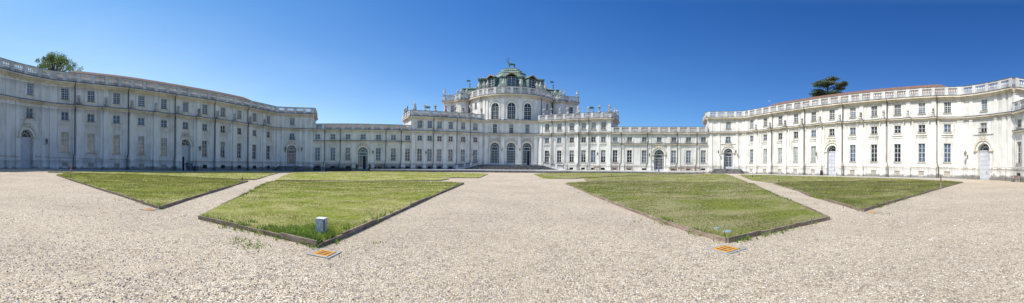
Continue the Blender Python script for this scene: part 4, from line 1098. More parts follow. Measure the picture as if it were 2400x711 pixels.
def door_steps(P_, d, label):
    x, y, _ = P_(d, 0, 1.5); t = thing('entrance_steps', (x, y, 0), label, 'steps', 'dark steps at the corner pavilions'); mb = MB(); ns = 6
    for k in range(ns):
        z1 = 1.12-k*(1.12/ns); z0 = -.05; e = 1.5+.38*k
        f = 1.55+.42*k
        mb.box(lambda u, z, o: P_(u, z, o), d-2.6-e*.45, d+2.6+e*.45, z0+.003*k, z1, .135, f, 0, 1.2)
    mb.build('step', M_step, t)
door_steps(LFP, lfd, 'dark stone steps at the glazed corner door of the shaded wing')
door_steps(RFP, rfd, 'dark stone steps at the glazed corner door of the sunlit wing')

# ------------------------------------------------------------------ lanterns
Ls = [(LNP, 103, 4.0, 'iron lantern right of the panelled door at the left edge'), (LW, 463.5, 4.1, 'iron lantern by the half open door of the shaded wing'),
      (LFP, 667.5, 5.15, 'lantern left of the glazed corner door in shade'), (LFP, 706.5, 5.1, 'lantern right of the glazed corner door in shade'),
      (LG, 873, 4.45, 'lantern right of the open door of the shaded gallery'), (LA, 996, 4.55, 'lantern between the outer windows of the shaded palace arm'), (LA, 1108, 4.7, 'lantern above the left stair balustrade'),
      (CF, 1176, 5.75, 'lantern between the left and middle arched palace doors'), (CF, 1217.5, 5.75, 'lantern between the middle and right arched palace doors'),
      (RA, 1288, 4.8, 'lantern above the right stair balustrade with its shadow beside it'), (RA, 1402, 4.6, 'lantern between the outer windows of the sunlit palace arm'), (RG, 1522.5, 4.4, 'lantern left of the door of the sunlit gallery'),
      (RFP, 1684, 5.1, 'lantern left of the glazed corner door in sun'), (RFP, 1725.5, 5.2, 'lantern right of the glazed corner door in sun'),
      (RW, 1918, 4.05, 'lantern left of the panelled door midway along the sunlit wing'), (RNP, 2268, 4.0, 'green lantern left of the panelled door at the right edge')]
for W_, x_, z_, lab in Ls: lantern(W_, W_.px(x_), z_, lab)

# ------------------------------------------------------------------ skinned figures
def skin_mesh(name, V, E, rad, root=0, sub=2):
    me = bpy.data.meshes.new(name+'_skeleton'); me.from_pydata(V, E, []); o = bpy.data.objects.new('tmp', me); col.objects.link(o)
    md = o.modifiers.new('s', 'SKIN'); o.modifiers.new('u', 'SUBSURF').levels = sub
    md.use_smooth_shade = True
    for i, r in enumerate(rad):
        r = (r, r) if not isinstance(r, tuple) else r
        me.skin_vertices[0].data[i].radius = r; me.skin_vertices[0].data[i].use_root = (i == root)
    dg = bpy.context.evaluated_depsgraph_get(); ev = o.evaluated_get(dg)
    m = bpy.data.meshes.new_from_object(ev); m.name = name
    bpy.data.objects.remove(o); bpy.data.meshes.remove(me); return m
def mobj(name, me, mat, parent, loc=(0, 0, 0)):
    me.materials.clear(); me.materials.append(mat)
    o = bpy.data.objects.new(name, me); col.objects.link(o); o.parent = parent; o.location = loc; return o
# stone figures and urns on the parapets
def make_urn(loc, label, group):
    t = thing('stone_urn', loc, label, 'urn', group)
    p = MB(); p.box(I, -.28, .28, -.28, .28, 0, .22); local(p, 'base', M_statue, t)
    b = MB(); b.lathe([(.10, .22), (.08, .38), (.13, .44), (.33, .72), (.36, .86), (.30, .93), (.20, .98), (.34, 1.08), (.34, 1.14), (.18, 1.22)], 12); local(b, 'bowl', M_stone, t, smooth=True)
    f = MB(); f.lathe([(.12, 1.2), (.2, 1.34), (.08, 1.48), (.13, 1.6), (.02, 1.78)], 8); local(f, 'finial', M_statue, t); return t
def make_trophy(loc, label, group, rz=0):
    t = thing('stone_trophy', loc, label, 'sculpture', group, rz)
    p = MB(); p.box(I, -.30, .30, -.30, .30, 0, .2); p.lathe([(.2, .2), (.11, .36), (.12, .5), (.3, .72), (.32, .8)], 8); local(p, 'base', M_statue, t)
    b = MB(); rr = random.Random(3)
    for i in range(14):
        a = rr.uniform(0, 6.28); r = rr.uniform(.05, .34); z = rr.uniform(.8, 1.45); b.blob((r*math.cos(a), r*math.sin(a), z), rr.uniform(.1, .17), jit=.25)
    b.tube([(-.1, 0, .9), (-.34, .1, 1.45)], .06, 5); b.tube([(.1, 0, .9), (.38, 0, 1.55)], .05, 5); b.tube([(0, 0, 1), (.05, 0, 1.7)], .08, 5)
    local(b, 'carved_bundle', M_statue, t); return t
def make_statue(loc, label, group, rz=0):
    t = thing('stone_statue', loc, label, 'statue', group, rz)
    p = MB(); p.box(I, -.34, .34, -.34, .34, 0, .2); p.blob((0, .05, .3), .32, .3, .2, jit=.15); local(p, 'plinth', M_statue, t)
    V = [(0, 0, .82), (0, -.02, 1.08), (0, 0, 1.32), (0, 0, 1.44), (0, -.01, 1.56), (-.13, 0, .8), (-.16, -.12, .52), (-.14, 0, .24), (.13, 0, .8), (.2, -.02, .5), (.16, .04, .24),
         (-.2, 0, 1.3), (-.42, -.1, 1.2), (-.36, -.2, 1.42), (.2, 0, 1.3), (.34, .05, 1.08), (.22, -.18, .95)]
    E = [(0, 1), (1, 2), (2, 3), (3, 4), (0, 5), (5, 6), (6, 7), (0, 8), (8, 9), (9, 10), (2, 11), (11, 12), (12, 13), (2, 14), (14, 15), (15, 16)]
    rad = [.17, .16, .17, .07, .12, .13, .11, .07, .13, .11, .07, .08, .065, .05, .08, .065, .05]
    me = skin_mesh('figure', V, E, rad, sub=1); mobj('figure', me, M_statue, t)
    d = MB(); d.tube([(-.1, .1, 1.25), (.1, .16, .9), (.28, .1, .5), (.3, 0, .25)], .13, 6, r1=.17); local(d, 'drapery', M_statue, t); return t
protoU = protoT = protoS = None
def put(kind, x, y, z, label, rz=0, sc_=1.0):
    global protoU, protoT, protoS
    g = {'urn': 'stone urns on the upper parapets', 'trophy': 'carved trophies on the arm parapets', 'statue': 'stone statues on the arm parapets'}[kind]
    loc = (x, y, z+gz(x, y)); p = {'urn': protoU, 'trophy': protoT, 'statue': protoS}[kind]
    if p is None:
        p = make_urn(loc, label, g) if kind == 'urn' else make_trophy(loc, label, g, rz) if kind == 'trophy' else make_statue(loc, label, g, rz)
        if kind == 'urn': protoU = p
        elif kind == 'trophy': protoT = p
        else: protoS = p
        p.scale = (sc_, sc_, sc_); return p
    return copy_tree(p, loc, rz, label, g, (sc_, sc_, sc_))
zt = 15.0
k = 0
for side, W_, lst in (('shaded', LA, [(969.8, 'statue', 1.15), (994.5, 'trophy', 1), (1018.5, 'trophy', 1), (1042, 'statue', 1.1), (1065.4, 'trophy', 1), (1084, 'trophy', 1), (1103.4, 'trophy', 1), (1126.6, 'trophy', 1)]),
                      ('sunlit', RA, [(1274, 'trophy', 1), (1291.4, 'trophy', 1), (1310.8, 'statue', 1), (1330.2, 'trophy', 1), (1353.6, 'statue', 1.15), (1377.6, 'statue', 1), (1403.8, 'trophy', 1.05), (1427, 'statue', 1.2)])):
    for i, (x_, kd, s_) in enumerate(lst):
        u = W_.px(x_); x, y, _ = W_(u, 0, .18); nn = W_.n_at(u)
        put(kd, x, y, zt, 'stone %s standing %s from the left on the parapet of the %s palace arm' % ('figure' if kd == 'statue' else 'trophy', ORD[i], side), math.atan2(nn.y, nn.x)+math.pi/2+rnd.uniform(-.5, .5), s_)
for W_, lst, side in ((LRP, (.3, .62), 'shaded'), (RRP, (.38, .75), 'sunlit')):
    for i, f_ in enumerate(lst):
        u = W_.L*f_; x, y, _ = W_(u, 0, .18)
        put('statue', x, y, zt, '%s stone figure on the end return of the %s palace arm' % (('farther', 'nearer')[i] if side == 'shaded' else ('nearer', 'farther')[i], side), rnd.uniform(0, 6), 1.05)
for i, x_ in enumerate((1121.7, 1133.3, 1141.5, 1178, 1217.5, 1254.7, 1262.5, 1274.3)):
    u = DR.px(x_); x, y, _ = DR(u, 0, .25); put('urn', x, y, 22.32, '%s stone urn from the left on the round hall parapet' % ORD[i], 0, 1.15)
for q in (-1, 1):
    for i, (x_, y_, s_) in enumerate(((19.4, 93.7, 1.15), (18.9, 99, 1.0), (15.4, 93.1, 1.0), (14.0, 91.7, 1.0), (12.6, 92.4, 1.0))):
        put('urn', q*x_, y_, 21.93, '%s urn from the outer corner on the %s transept parapet' % (ORD[i], 'shaded left' if q < 0 else 'sunny right'), 0, s_)
# copper vanes
def vane(x, y, z, h, label):
    t = thing('weather_vane', (x, y, z+gz(x, y)), label, 'weather vane', 'copper weather vanes')
    a = MB(); a.lathe([(.55, 0), (.35, .2), (.16, .45), (.12, .7), (.22, .8), (.22, .9), (.10, 1.0)], 8); local(a, 'base', M_bronze, t)
    b = MB(); b.blob((0, 0, h*.52), .28, sub=2); local(b, 'ball', M_copper, t, smooth=True)
    c = MB(); c.tube([(0, 0, .9), (0, 0, h)], .045, 6); local(c, 'pole', M_bronze, t)
    d = MB(); d.box(I, -.95, -.05, -.02, .02, h*.80, h*.97); d.box(I, .05, .35, -.02, .02, h*.85, h*.9); local(d, 'flag', M_bronze, t)
vane(-12.6, 99.5, 24.9, 2.9, 'copper weather vane above the shaded left transept'); vane(13.0, 99.5, 24.9, 2.9, 'copper weather vane above the sunny right transept')
p_ = at(1005, 86); vane(p_[0], p_[1], 14.0, 3.2, 'weather vane behind the parapet of the shaded arm'); p_ = at(1388.8, 85); vane(p_[0], p_[1], 14.0, 3.2, 'weather vane behind the parapet of the sunlit arm')
# stag on the dome
SG = thing('stag_statue', (0, 98.2, 30.7+gz(0, 98)), 'green bronze stag standing on top of the dome', 'statue')
V = [(.95, 0, 1.42), (.3, 0, 1.42), (-.45, 0, 1.45), (-.75, 0, 1.62), (-.98, 0, 2.0), (-1.08, 0, 2.28), (-1.42, 0, 2.18), (1.2, 0, 1.5),
     (-.6, .2, 1.15), (-.62, .2, .68), (-.66, .2, .1), (-.6, -.2, 1.15), (-.5, -.2, .68), (-.56, -.2, .1),
     (.95, .2, 1.1), (1.12, .2, .72), (1.0, .2, .1), (.85, -.2, 1.1), (.96, -.2, .72), (.82, -.2, .1)]
E = [(0, 1), (1, 2), (2, 3), (3, 4), (4, 5), (5, 6), (0, 7), (2, 8), (8, 9), (9, 10), (2, 11), (11, 12), (12, 13), (0, 14), (14, 15), (15, 16), (0, 17), (17, 18), (18, 19)]
rad = [.33, .32, .36, .28, .19, .15, .08, .06, .17, .08, .06, .17, .08, .06, .21, .09, .06, .21, .09, .06]
mobj('body', skin_mesh('body', V, E, rad, root=1), M_bronze, SG)
a = MB()
for q in (-1, 1):
    a.tube([(-1.05, q*.08, 2.38), (-.85, q*.3, 2.75), (-.75, q*.45, 3.15), (-.95, q*.5, 3.45)], .05, 5, r1=.03)
    a.tube([(-1.0, q*.12, 2.5), (-1.4, q*.3, 2.68), (-1.6, q*.32, 2.95)], .04, 5, r1=.02); a.tube([(-.8, q*.38, 2.95), (-.5, q*.5, 3.3)], .035, 5, r1=.02); a.tube([(-.85, q*.3, 2.75), (-1.15, q*.45, 3.1)], .035, 5, r1=.02)
local(a, 'antlers', M_bronze, SG)
a = MB(); a.prism([(-1.2, -.6), (1.4, -.6), (1.4, .6), (-1.2, .6)], 0, .12); local(a, 'base', M_copper, SG)

# ------------------------------------------------------------------ people at the half open door
def person(px, dist, face, shirt, trouser, label, bag=False):
    x, y = at(px, dist); z = gz(x, y)+.03
    t = thing('person', (x, y, z), label, 'person', None, face)
    # local -Y is the facing direction
    V = [(0, 0, .93), (0, 0, 1.12), (0, .01, 1.32), (0, 0, 1.45), (0, -.02, 1.53), (0, -.03, 1.63), (-.10, 0, .86), (-.11, -.03, .48), (-.12, .03, .08), (-.12, -.12, .04), (.10, 0, .86), (.12, .0, .48), (.13, .05, .08), (.13, -.10, .04),
         (-.20, .01, 1.38), (-.27, .02, 1.12), (-.22, -.16, .98), (-.20, -.22, .96), (.20, .01, 1.38), (.27, .03, 1.12), (.25, -.08, .90), (.24, -.12, .84)]
    E = [(0, 1), (1, 2), (2, 3), (3, 4), (4, 5), (0, 6), (6, 7), (7, 8), (8, 9), (0, 10), (10, 11), (11, 12), (12, 13), (2, 14), (14, 15), (15, 16), (16, 17), (2, 18), (18, 19), (19, 20), (20, 21)]
    rad = [(.16, .12), (.14, .11), (.17, .12), .07, .06, .105, .10, .065, .045, .035, .10, .065, .045, .035, .07, .05, .035, .035, .07, .05, .035, .035]
    mobj('body', skin_mesh('body', V, E, rad), M_skin, t)
    V2 = [(0, 0, .92), (0, 0, 1.12), (0, .01, 1.33), (0, 0, 1.43), (-.20, .01, 1.38), (-.27, .02, 1.16), (.20, .01, 1.38), (.27, .03, 1.16)]
    E2 = [(0, 1), (1, 2), (2, 3), (2, 4), (4, 5), (2, 6), (6, 7)]
    mobj('shirt', skin_mesh('shirt', V2, E2, [(.185, .145), (.16, .13), (.19, .14), .085, .085, .068, .085, .068]), shirt, t)
    V3 = [(0, 0, .95), (-.10, 0, .86), (-.11, -.03, .48), (-.12, .03, .10), (.10, 0, .86), (.12, 0, .48), (.13, .05, .10)]
    mobj('trousers', skin_mesh('trousers', V3, [(0, 1), (1, 2), (2, 3), (0, 4), (4, 5), (5, 6)], [(.17, .135), .12, .085, .07, .12, .085, .07]), trouser, t)
    h = MB(); h.blob((0, .012, 1.675), .108, .115, .085, sub=2); local(h, 'hair', M_hair, t, smooth=True)
    if bag:
        b = MB(); b.blob((-.02, .22, 1.2), .16, .10, .22, sub=2); b.tube([(-.1, .12, 1.38), (-.12, -.1, 1.4), (-.1, -.14, 1.2)], .018, 5); local(b, 'backpack', M_leather, t, smooth=True)
person(439.2, 58.6, R(40), M_navy, M_darkcloth, 'person in dark teal top and black trousers standing by the open door')
person(450.3, 58.9, R(120), M_blue, M_denim, 'person in bright blue shirt and blue trousers with a dark backpack', True)

# ------------------------------------------------------------------ litter bins, bollards, benches
def bin_(px, dist, h, label):
    x, y = at(px, dist); t = thing('litter_bin', (x, y, gz(x, y)+.02), label, 'litter bin', 'black litter bins')
    a = MB(); a.lathe([(.24, .08), (.28, .1), (.29, h-.1), (.27, h-.08)], 12); local(a, 'body', M_black, t, smooth=False)
    b = MB(); b.lathe([(.31, h-.02), (.31, h+.04), (.1, h+.12)], 12); b.tube([(-.27, 0, .3), (-.27, 0, h)], .02, 5); b.tube([(.27, 0, .3), (.27, 0, h)], .02, 5); local(b, 'lid', M_black, t)
    c = MB(); c.tube([(0, 0, 0), (0, 0, .12)], .12, 8); local(c, 'foot', M_iron, t)
bin_(456.6, 58.6, .86, 'black litter bin beside the people at the shaded wing'); bin_(1925.5, 62.0, .9, 'black litter bin at the foot of the sunlit wing')
def bollard(px, dist, h, r, mat, label, name='bollard'):
    x, y = at(px, dist); base = .6 if dist > 70 and 'gallery' in label else .02
    t = thing(name, (x, y, gz(x, y)+base), label, name.replace('_', ' '))
    a = MB(); a.lathe([(r*1.2, 0), (r, .05), (r, h-.08), (r*1.15, h-.07), (r*.8, h)], 10); local(a, 'post', mat, t); b = MB(); b.lathe([(r*1.6, -.01), (r*1.6, .03)], 10); local(b, 'base', M_iron, t)
bollard(464, 59.6, .75, .06, M_iron, 'thin dark bollard right of the bin at the shaded wing')
bollard(1544, 74.0, .85, .18, simple('blue_grey_paint', (.16, .20, .25), .5), 'squat blue grey bollard before the sunlit gallery door')
BN = None
def bench(x, y, z, rz, label):
    global BN
    if BN is not None: return copy_tree(BN, (x, y, z), rz, label)
    t = thing('garden_bench', (x, y, z), label, 'bench', 'wooden benches along the facades', rz)   # local +Y = back, seat faces -Y
    s = MB()
    for i in range(4): s.box(I, -.85, .85, -.25+.13*i, -.14+.13*i, .42, .455)
    local(s, 'seat', M_benchwood, t)
    b = MB()
    for i in range(3): b.box(I, -.85, .85, .27, .30, .52+.13*i, .63+.13*i)
    local(b, 'backrest', M_benchwood, t)
    for q in (-.72, .72):
        l = MB(); l.box(I, q-.06, q+.06, -.26, .30, .0, .10); l.box(I, q-.05, q+.05, -.22, -.12, .1, .42); l.box(I, q-.05, q+.05, .18, .30, .1, .86); l.box(I, q-.04, q+.04, -.25, .2, .58, .62); l.box(I, q-.04, q+.04, -.25, -.19, .42, .6); local(l, 'leg', M_benchstone, t)
    BN = t; return t
for i, (W_, x_, off, lab) in enumerate([(RA, 1401, .9, 'bench under the outer windows of the sunlit palace arm'), (RG, 1441.5, .9, 'bench in the corner where sunlit arm and gallery meet'), (RG, 1476, .9, 'bench between the first two pilasters of the sunlit gallery'),
                                (RG, 1576.5, .9, 'grey looking bench right of the sunlit gallery door'), (RG, 1597, 1.0, 'left one of the two close wooden benches at the sunlit gallery'), (RG, 1614.5, .9, 'right one of the two close wooden benches at the sunlit gallery'), (RG, 1634, 1.0, 'bench next to the steps at the sunlit gallery'),
                                (LG, 889.5, .9, 'dark bench right of the open door of the shaded gallery')]):
    u = W_.px(x_); x, y, _ = W_(u, 0, off); n = W_.n_at(u); bench(x, y, .6+gz(x, y), math.atan2(n.y, n.x)+math.pi/2, lab)
u = NG2.px(2396); x, y, _ = NG2(u, 0, 1.2); n = NG2.n_at(u); bench(x, y, .0+gz(x, y), math.atan2(n.y, n.x)+math.pi/2, 'wooden bench cut by the right edge of the view')
# potted shrubs by the shaded gallery door
LF_r = random.Random(5)
def leaf_clump(mb, c, rx, ry, rz, n, size, rr, flat=0.0):
    for _ in range(n):
        while True:
            p = Vector((rr.uniform(-1, 1), rr.uniform(-1, 1), rr.uniform(-1, 1)))
            if p.length <= 1: break
        p = p*(.55+.45*rr.random())/max(.3, p.length)*p.length if rr.random() < .4 else p
        q = Vector((c[0]+p.x*rx, c[1]+p.y*ry, c[2]+p.z*rz)); s = size*rr.uniform(.55, 1.25)
        a = Vector((rr.gauss(0, 1), rr.gauss(0, 1), rr.gauss(0, 1)*(1-flat))).normalized(); b = a.orthogonal().normalized(); b = (b*math.cos(rr.uniform(0, 6))+a.cross(b)*math.sin(rr.uniform(0, 6)))
        mb.add([tuple(q-a*s), tuple(q+b*s*.45), tuple(q+a*s), tuple(q-b*s*.45)], [(0, 1, 2, 3)])
for i, (x_, off, lab) in enumerate(((835.5, 1.2, 'dark potted shrub left of the open glazed gallery door'), (865, 1.2, 'dark potted shrub right of the open glazed gallery door'))):
    u = LG.px(x_); x, y, _ = LG(u, 0, off); t = thing('potted_shrub', (x, y, .6+gz(x, y)), lab, 'potted plant', 'potted shrubs by the gallery door')
    a = MB(); a.lathe([(.2, 0), (.28, .4), (.3, .42)], 10); local(a, 'pot', simple('dark_terracotta_pot', (.1, .06, .05), .8), t)
    b = MB(); leaf_clump(b, (0, 0, .75), .38, .38, .4, 260, .09, LF_r); local(b, 'foliage', M_leaf, t, fix=False)

# ------------------------------------------------------------------ marker posts and pegs
def marker(px, py, h, label, redm, lean, dark=False):
    x, y = ground(px, py); t = thing('marker_post', (x, y, gz(x, y)), label, 'marker post'); t.rotation_euler = (0, lean, bearing(x, y)*-1)
    a = MB(); a.box(I, -.018, .018, -.018, .018, -.05, h*.55); local(a, 'pole', simple('post_metal', (.05, .05, .055) if not dark else (.36, .38, .44), .5), t)
    b = MB(); b.box(I, -.045, .045, -.03, .03, h*.48, h, 0); b.box(I, -.047, -.012, -.032, .032, h*.60, h*.78, 1); b.box(I, -.047, .047, -.032, .032, h*.52, h*.56, 1); b.box(I, -.02, .047, -.032, .032, h*.96, h*1.0, 1)
    local(b, 'marker_sleeve', [redm, M_white if not dark else simple('dull_maroon', (.10, .03, .035), .7)], t)
marker(165.5, 423.5, 1.13, 'red and white marker post at the left lawn edge', M_red, R(2.5)); marker(2205.3, 443.8, 1.10, 'dull red marker post with pale pole at the right lawn edge', simple('dark_red_paint', (.20, .05, .055), .7), R(-.5), True)  # right post in a darker, duller red than the left
for px_, py_, h_, lab in ((567.5, 424.5, .26, 'short dark stake at the tip of the far left near lawn'), (1825.5, 430.2, .24, 'short dark stake at the tip of the far right near lawn'), (1763.5, 416.5, .26, 'short dark stake in the back lawn by the sunlit wing'),
                          (633, 408, .2, 'tiny dark stake in the back lawn by the shaded wing'), (1433, 413.5, .25, 'small dark stake in the far lawn before the sunlit arm')):
    x, y = ground(px_, py_); t = thing('garden_stake', (x, y, gz(x, y)), lab, 'stake', 'short garden stakes'); a = MB(); a.lathe([(.035, 0), (.035, h_*1.2), (.055, h_*1.25), (.055, h_*1.5)], 8); local(a, 'post', M_black, t)

# ------------------------------------------------------------------ things in the near grass
def drain(cx_, cy_, rz, s, label, pushed=0):
    t = thing('drain_grate', (cx_, cy_, gz(cx_, cy_)+.004), label, 'drain grate', 'orange drain grates at the lawn corners', rz)
    f = MB(); e = s/2; w_ = s*.115
    f.box(I, -e, e, -e, -e+w_, -.05, .014); f.box(I, -e, e, e-w_, e, -.05, .014); f.box(I, -e, -e+w_, -e+w_, e-w_, -.05, .0135); f.box(I, e-w_, e, -e+w_, e-w_, -.05, .0135); local(f, 'frame', M_galv, t)
    g = MB(); i_ = e-w_-.004
    xs = [-i_, -i_*.62, -i_*.38, -i_*.12, i_*.12, i_*.38, i_*.62, i_]
    for k in (0, 2, 4, 6): g.box(I, xs[k], xs[k+1], -i_+.03, i_, .007, .012)
    g.box(I, -i_, i_, -i_+.031, -i_*.6, .0065, .0125); g.box(I, -i_, i_, i_*.68, i_-.001, .0065, .0125)
    local(g, 'grate', M_orange, t)
    h = MB(); h.box(I, -e+.01, e-.01, -e+.01, e-.01, -.06, .002); local(h, 'pit', M_dark, t)
def quad_from(px4):
    P = [Vector(ground(*p)) for p in px4]; c = sum(P, Vector((0, 0)))/4; s = sum((P[i]-P[(i+1) % 4]).length for i in range(4))/4; d = P[1]-P[0]
    return c.x, c.y, math.atan2(d.y, d.x), s
for q, lab in (([(722, 596.5), (753, 583.5), (798, 594), (768, 609)], 'orange drain grate at the corner of the lawn with the grey box'), ([(1657, 585.5), (1704, 573), (1750, 586), (1698, 597.5)], 'orange drain grate at the corner of the lawn with two lids'),
               ([(328, 491.5), (345, 488.3), (374, 491.5), (355, 495.5)], 'orange drain grate at the tip of the left side lawn'), ([(2025, 498.8), (2043, 496), (2066, 499), (2046, 502.8)], 'orange drain grate at the tip of the right side lawn')):
    x, y, rz, s = quad_from(q); drain(x, y, rz, s, lab)
x, y = ground(753, 542, .09); BX = thing('junction_box', (x, y, .07), 'scuffed grey metal junction box standing in the grass', 'junction box', None, R(-28)+.0)
BX.rotation_euler = (0, 0, R(8))
a = MB(); a.box(I, -.095, .095, -.11, .11, 0, .30); local(a, 'housing', M_concbox, BX)
a = MB(); a.box(I, -.105, .105, -.12, .12, .30, .318); local(a, 'lid', M_concbox, BX)
a = MB(); a.box(I, .096, .115, -.09, .09, .03, .28); a.box(I, .116, .128, -.02, .02, .10, .22); local(a, 'door', M_concbox, BX)
a = MB(); a.box(I, -.11, -.096, -.03, .03, .16, .22); local(a, 'latch', M_iron, BX); a = MB(); a.tube([(.12, -.11, .05), (.12, -.11, .29)], .012, 6); local(a, 'hinge', M_iron, BX)
def lid(px, py, r, label, sq=False):
    x, y = ground(px, py, .1); t = thing('ground_lid', (x, y, .075+lump(x, y)+gz(x, y)+.012), label, 'lid', 'pale lids set in the lawns')
    a = MB()
    if sq: a.box(I, -r, r, -r*.7, r*.7, -.06, .01)
    else: a.lathe([(r, -.06), (r, .006), (r*.93, .014)], 20)
    local(a, 'cover', M_lid, t); b = MB()
    if sq: b.box(I, -r*1.12, r*1.12, -r*.82, r*.82, -.07, 0)
    else: b.lathe([(r*1.1, -.06), (r*1.1, .0)], 20)
    local(b, 'rim', M_galv, t)
lid(722, 550.5, .13, 'square pale lid half hidden in the grass by the grey box', True); lid(1680, 534.5, .075, 'small blue round lid in the right near lawn'); lid(1705, 541.5, .11, 'larger pale round lid in the right near lawn')

# ------------------------------------------------------------------ grass blades and weeds (stuff)
def blades(name, pts, mat, label, hgt=.07, wid=.012):
    V = []; Fa = []
    for (x, y, z, k) in pts:
        a = rnd.uniform(0, 6.283); h = hgt*rnd.uniform(.5, 1.5)*k; w_ = wid*k*rnd.uniform(.7, 1.3); lx, ly = rnd.gauss(0, .45)*h, rnd.gauss(0, .45)*h
        c, s = math.cos(a)*w_, math.sin(a)*w_; n = len(V)
        V += [(x-c, y-s, z), (x+c, y+s, z), (x+lx, y+ly, z+h)]; Fa.append((n, n+1, n+2))
    me = bpy.data.meshes.new(name); me.from_pydata(V, [], Fa); me.materials.append(mat); o = bpy.data.objects.new(name, me); col.objects.link(o)
    return tag(o, label, 'grass', None, 'stuff')
for k, (lab, P) in enumerate(lawn_polys):
    xs = [p[0] for p in P]; ys = [p[1] for p in P]; pts = []
    if k in (1, 2, 4, 6, 7, 8): tot, near = 5000, 60
    else: tot, near = 60000, 30
    tries = 0
    # importance: more blades near the camera
    while len(pts) < tot and tries < tot*12:
        tries += 1
        if k in (0, 3, 5, 9):
            t = rnd.random(); r = 6.3*(60/6.3)**t
            amin = min(bearing(*p) for p in P); amax = max(bearing(*p) for p in P); a = rnd.uniform(amin, amax); x = CAM.x+r*math.sin(a); y = CAM.y+r*math.cos(a)
        else: x = rnd.uniform(min(xs), max(xs)); y = rnd.uniform(min(ys), max(ys)); r = math.hypot(x-CAM.x, y-CAM.y)
        if not in_poly(x, y, P): continue
        pts.append((x, y, .07+lump(x, y)+gz(x, y), min(2.6, max(.8, r/14))))
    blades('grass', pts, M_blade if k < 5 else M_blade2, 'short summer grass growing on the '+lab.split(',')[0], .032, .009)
# lush weeds round the grey box corner and along edges
pts = []
def tuft(px, py, n, spread, k=1.0, z=.0):
    x0, y0 = ground(px, py, z)
    for _ in range(n):
        x = x0+rnd.gauss(0, spread); y = y0+rnd.gauss(0, spread*.8); zz = gz(x, y)+(.08 if z > 0 else 0.0)
        if z > 0 and not any(in_poly(x, y, P) for _l, P in lawn_polys): zz -= .07
        if z > 0 and zz < .05+gz(x, y) and rnd.random() < .8: continue
        pts.append((x, y, zz, k*rnd.uniform(.6, 1.4)))
for _ in range(26): tuft(rnd.uniform(650, 800), rnd.uniform(530, 552), 100, .15, .6, .1)
for _ in range(8): tuft(745+rnd.uniform(-12, 40), 570-rnd.uniform(0, 16), 110, .07, .85, .1)
for _ in range(14):
    q_ = rnd.uniform(520, 740); tuft(q_, 508+(q_-467)*.23-rnd.uniform(0, 18), 60, .10, .65, .1)
for a_, b_, n_ in (((467, 510), (745, 575), 22), ((745, 577), (1087, 431), 20), ((1543, 517), (1704, 567), 10), ((1704, 567), (1943, 513), 16), ((133, 411), (375, 489), 14), ((375, 489), (581, 425), 14), ((2023, 495), (2257, 428), 22), ((1811, 431), (2023, 495), 12), ((560, 464), (640, 425), 14), ((1756, 430), (1862, 477), 12)):
    for _ in range(n_):
        t = rnd.random(); tuft(a_[0]+(b_[0]-a_[0])*t, a_[1]+(b_[1]-a_[1])*t-3.0, 40, .10, 1.0, .1)
blades('weeds', pts, M_weed, 'lush green weeds along the lawn edges', .085, .014)
pts = []
for px_, py_, n_, s_ in ((585, 574, 120, .22), (600, 582, 40, .15), (560, 560, 40, .12), (525, 535, 25, .08), (885, 570, 20, .1), (1077, 425, 120, .5), (1065, 428, 60, .4), (2080, 478, 60, .25), (2120, 470, 60, .3), (2170, 455, 50, .3), (2075, 503, 30, .15), (2110, 488, 50, .3),
                         (250, 445, 30, .3), (300, 465, 30, .3), (275, 470, 20, .2), (610, 445, 60, .5), (590, 448, 50, .4), (1850, 452, 60, .4), (1880, 470, 40, .4), (1810, 438, 50, .5), (1900, 480, 40, .3), (1780, 424, 60, .6), (1490, 520, 20, .1), (1420, 478, 30, .2), (1340, 442, 50, .3), (1360, 452, 30, .2), (2190, 446, 40, .3), (220, 425, 30, .4)):
    tuft(px_, py_, n_, s_, .7)
blades('gravel_weeds', pts, M_weed, 'small green weeds sprouting from the gravel', .05, .016)
# loose pebbles on the near gravel
V = []; Fa = []
for _ in range(16000):
    a = rnd.uniform(-1.62, 1.62); r = 3.4*(20/3.4)**rnd.random(); x = CAM.x+r*math.sin(a+PSI); y = CAM.y+r*math.cos(a+PSI)
    if any(in_poly(x, y, P) for _l, P in (lawn_polys[0], lawn_polys[3], lawn_polys[5], lawn_polys[9])): continue
    s = rnd.uniform(.008, .02)*(1 if r < 9 else 1.4); z = gz(x, y)+s*.3; n = len(V); an = rnd.uniform(0, 3); c, q = math.cos(an)*s, math.sin(an)*s; e = rnd.uniform(.5, .9)
    V += [(x+c, y+q, z), (x-q*e, y+c*e, z), (x-c, y-q, z), (x+q*e, y-c*e, z), (x, y, z+s*.7), (x, y, z-s*.5)]
    Fa += [(n, n+1, n+4), (n+1, n+2, n+4), (n+2, n+3, n+4), (n+3, n, n+4)]
me = bpy.data.meshes.new('gravel_pebbles'); me.from_pydata(V, [], Fa)
m, t_, b_ = newmat('loose_pebbles'); g_ = N(t_, 'ShaderNodeNewGeometry'); t_.links.new(ramp(t_, g_.outputs['Random Per Island'], [(0, (.14, .11, .09)), (.3, (.40, .33, .27)), (.7, (.60, .54, .47)), (1, (.75, .72, .68))]), b_.inputs['Base Color']); b_.inputs['Roughness'].default_value = .9
me.materials.append(m); o = bpy.data.objects.new('gravel_pebbles', me); col.objects.link(o); tag(o, 'loose beige and dark pebbles on the gravel', 'gravel', None, 'stuff')

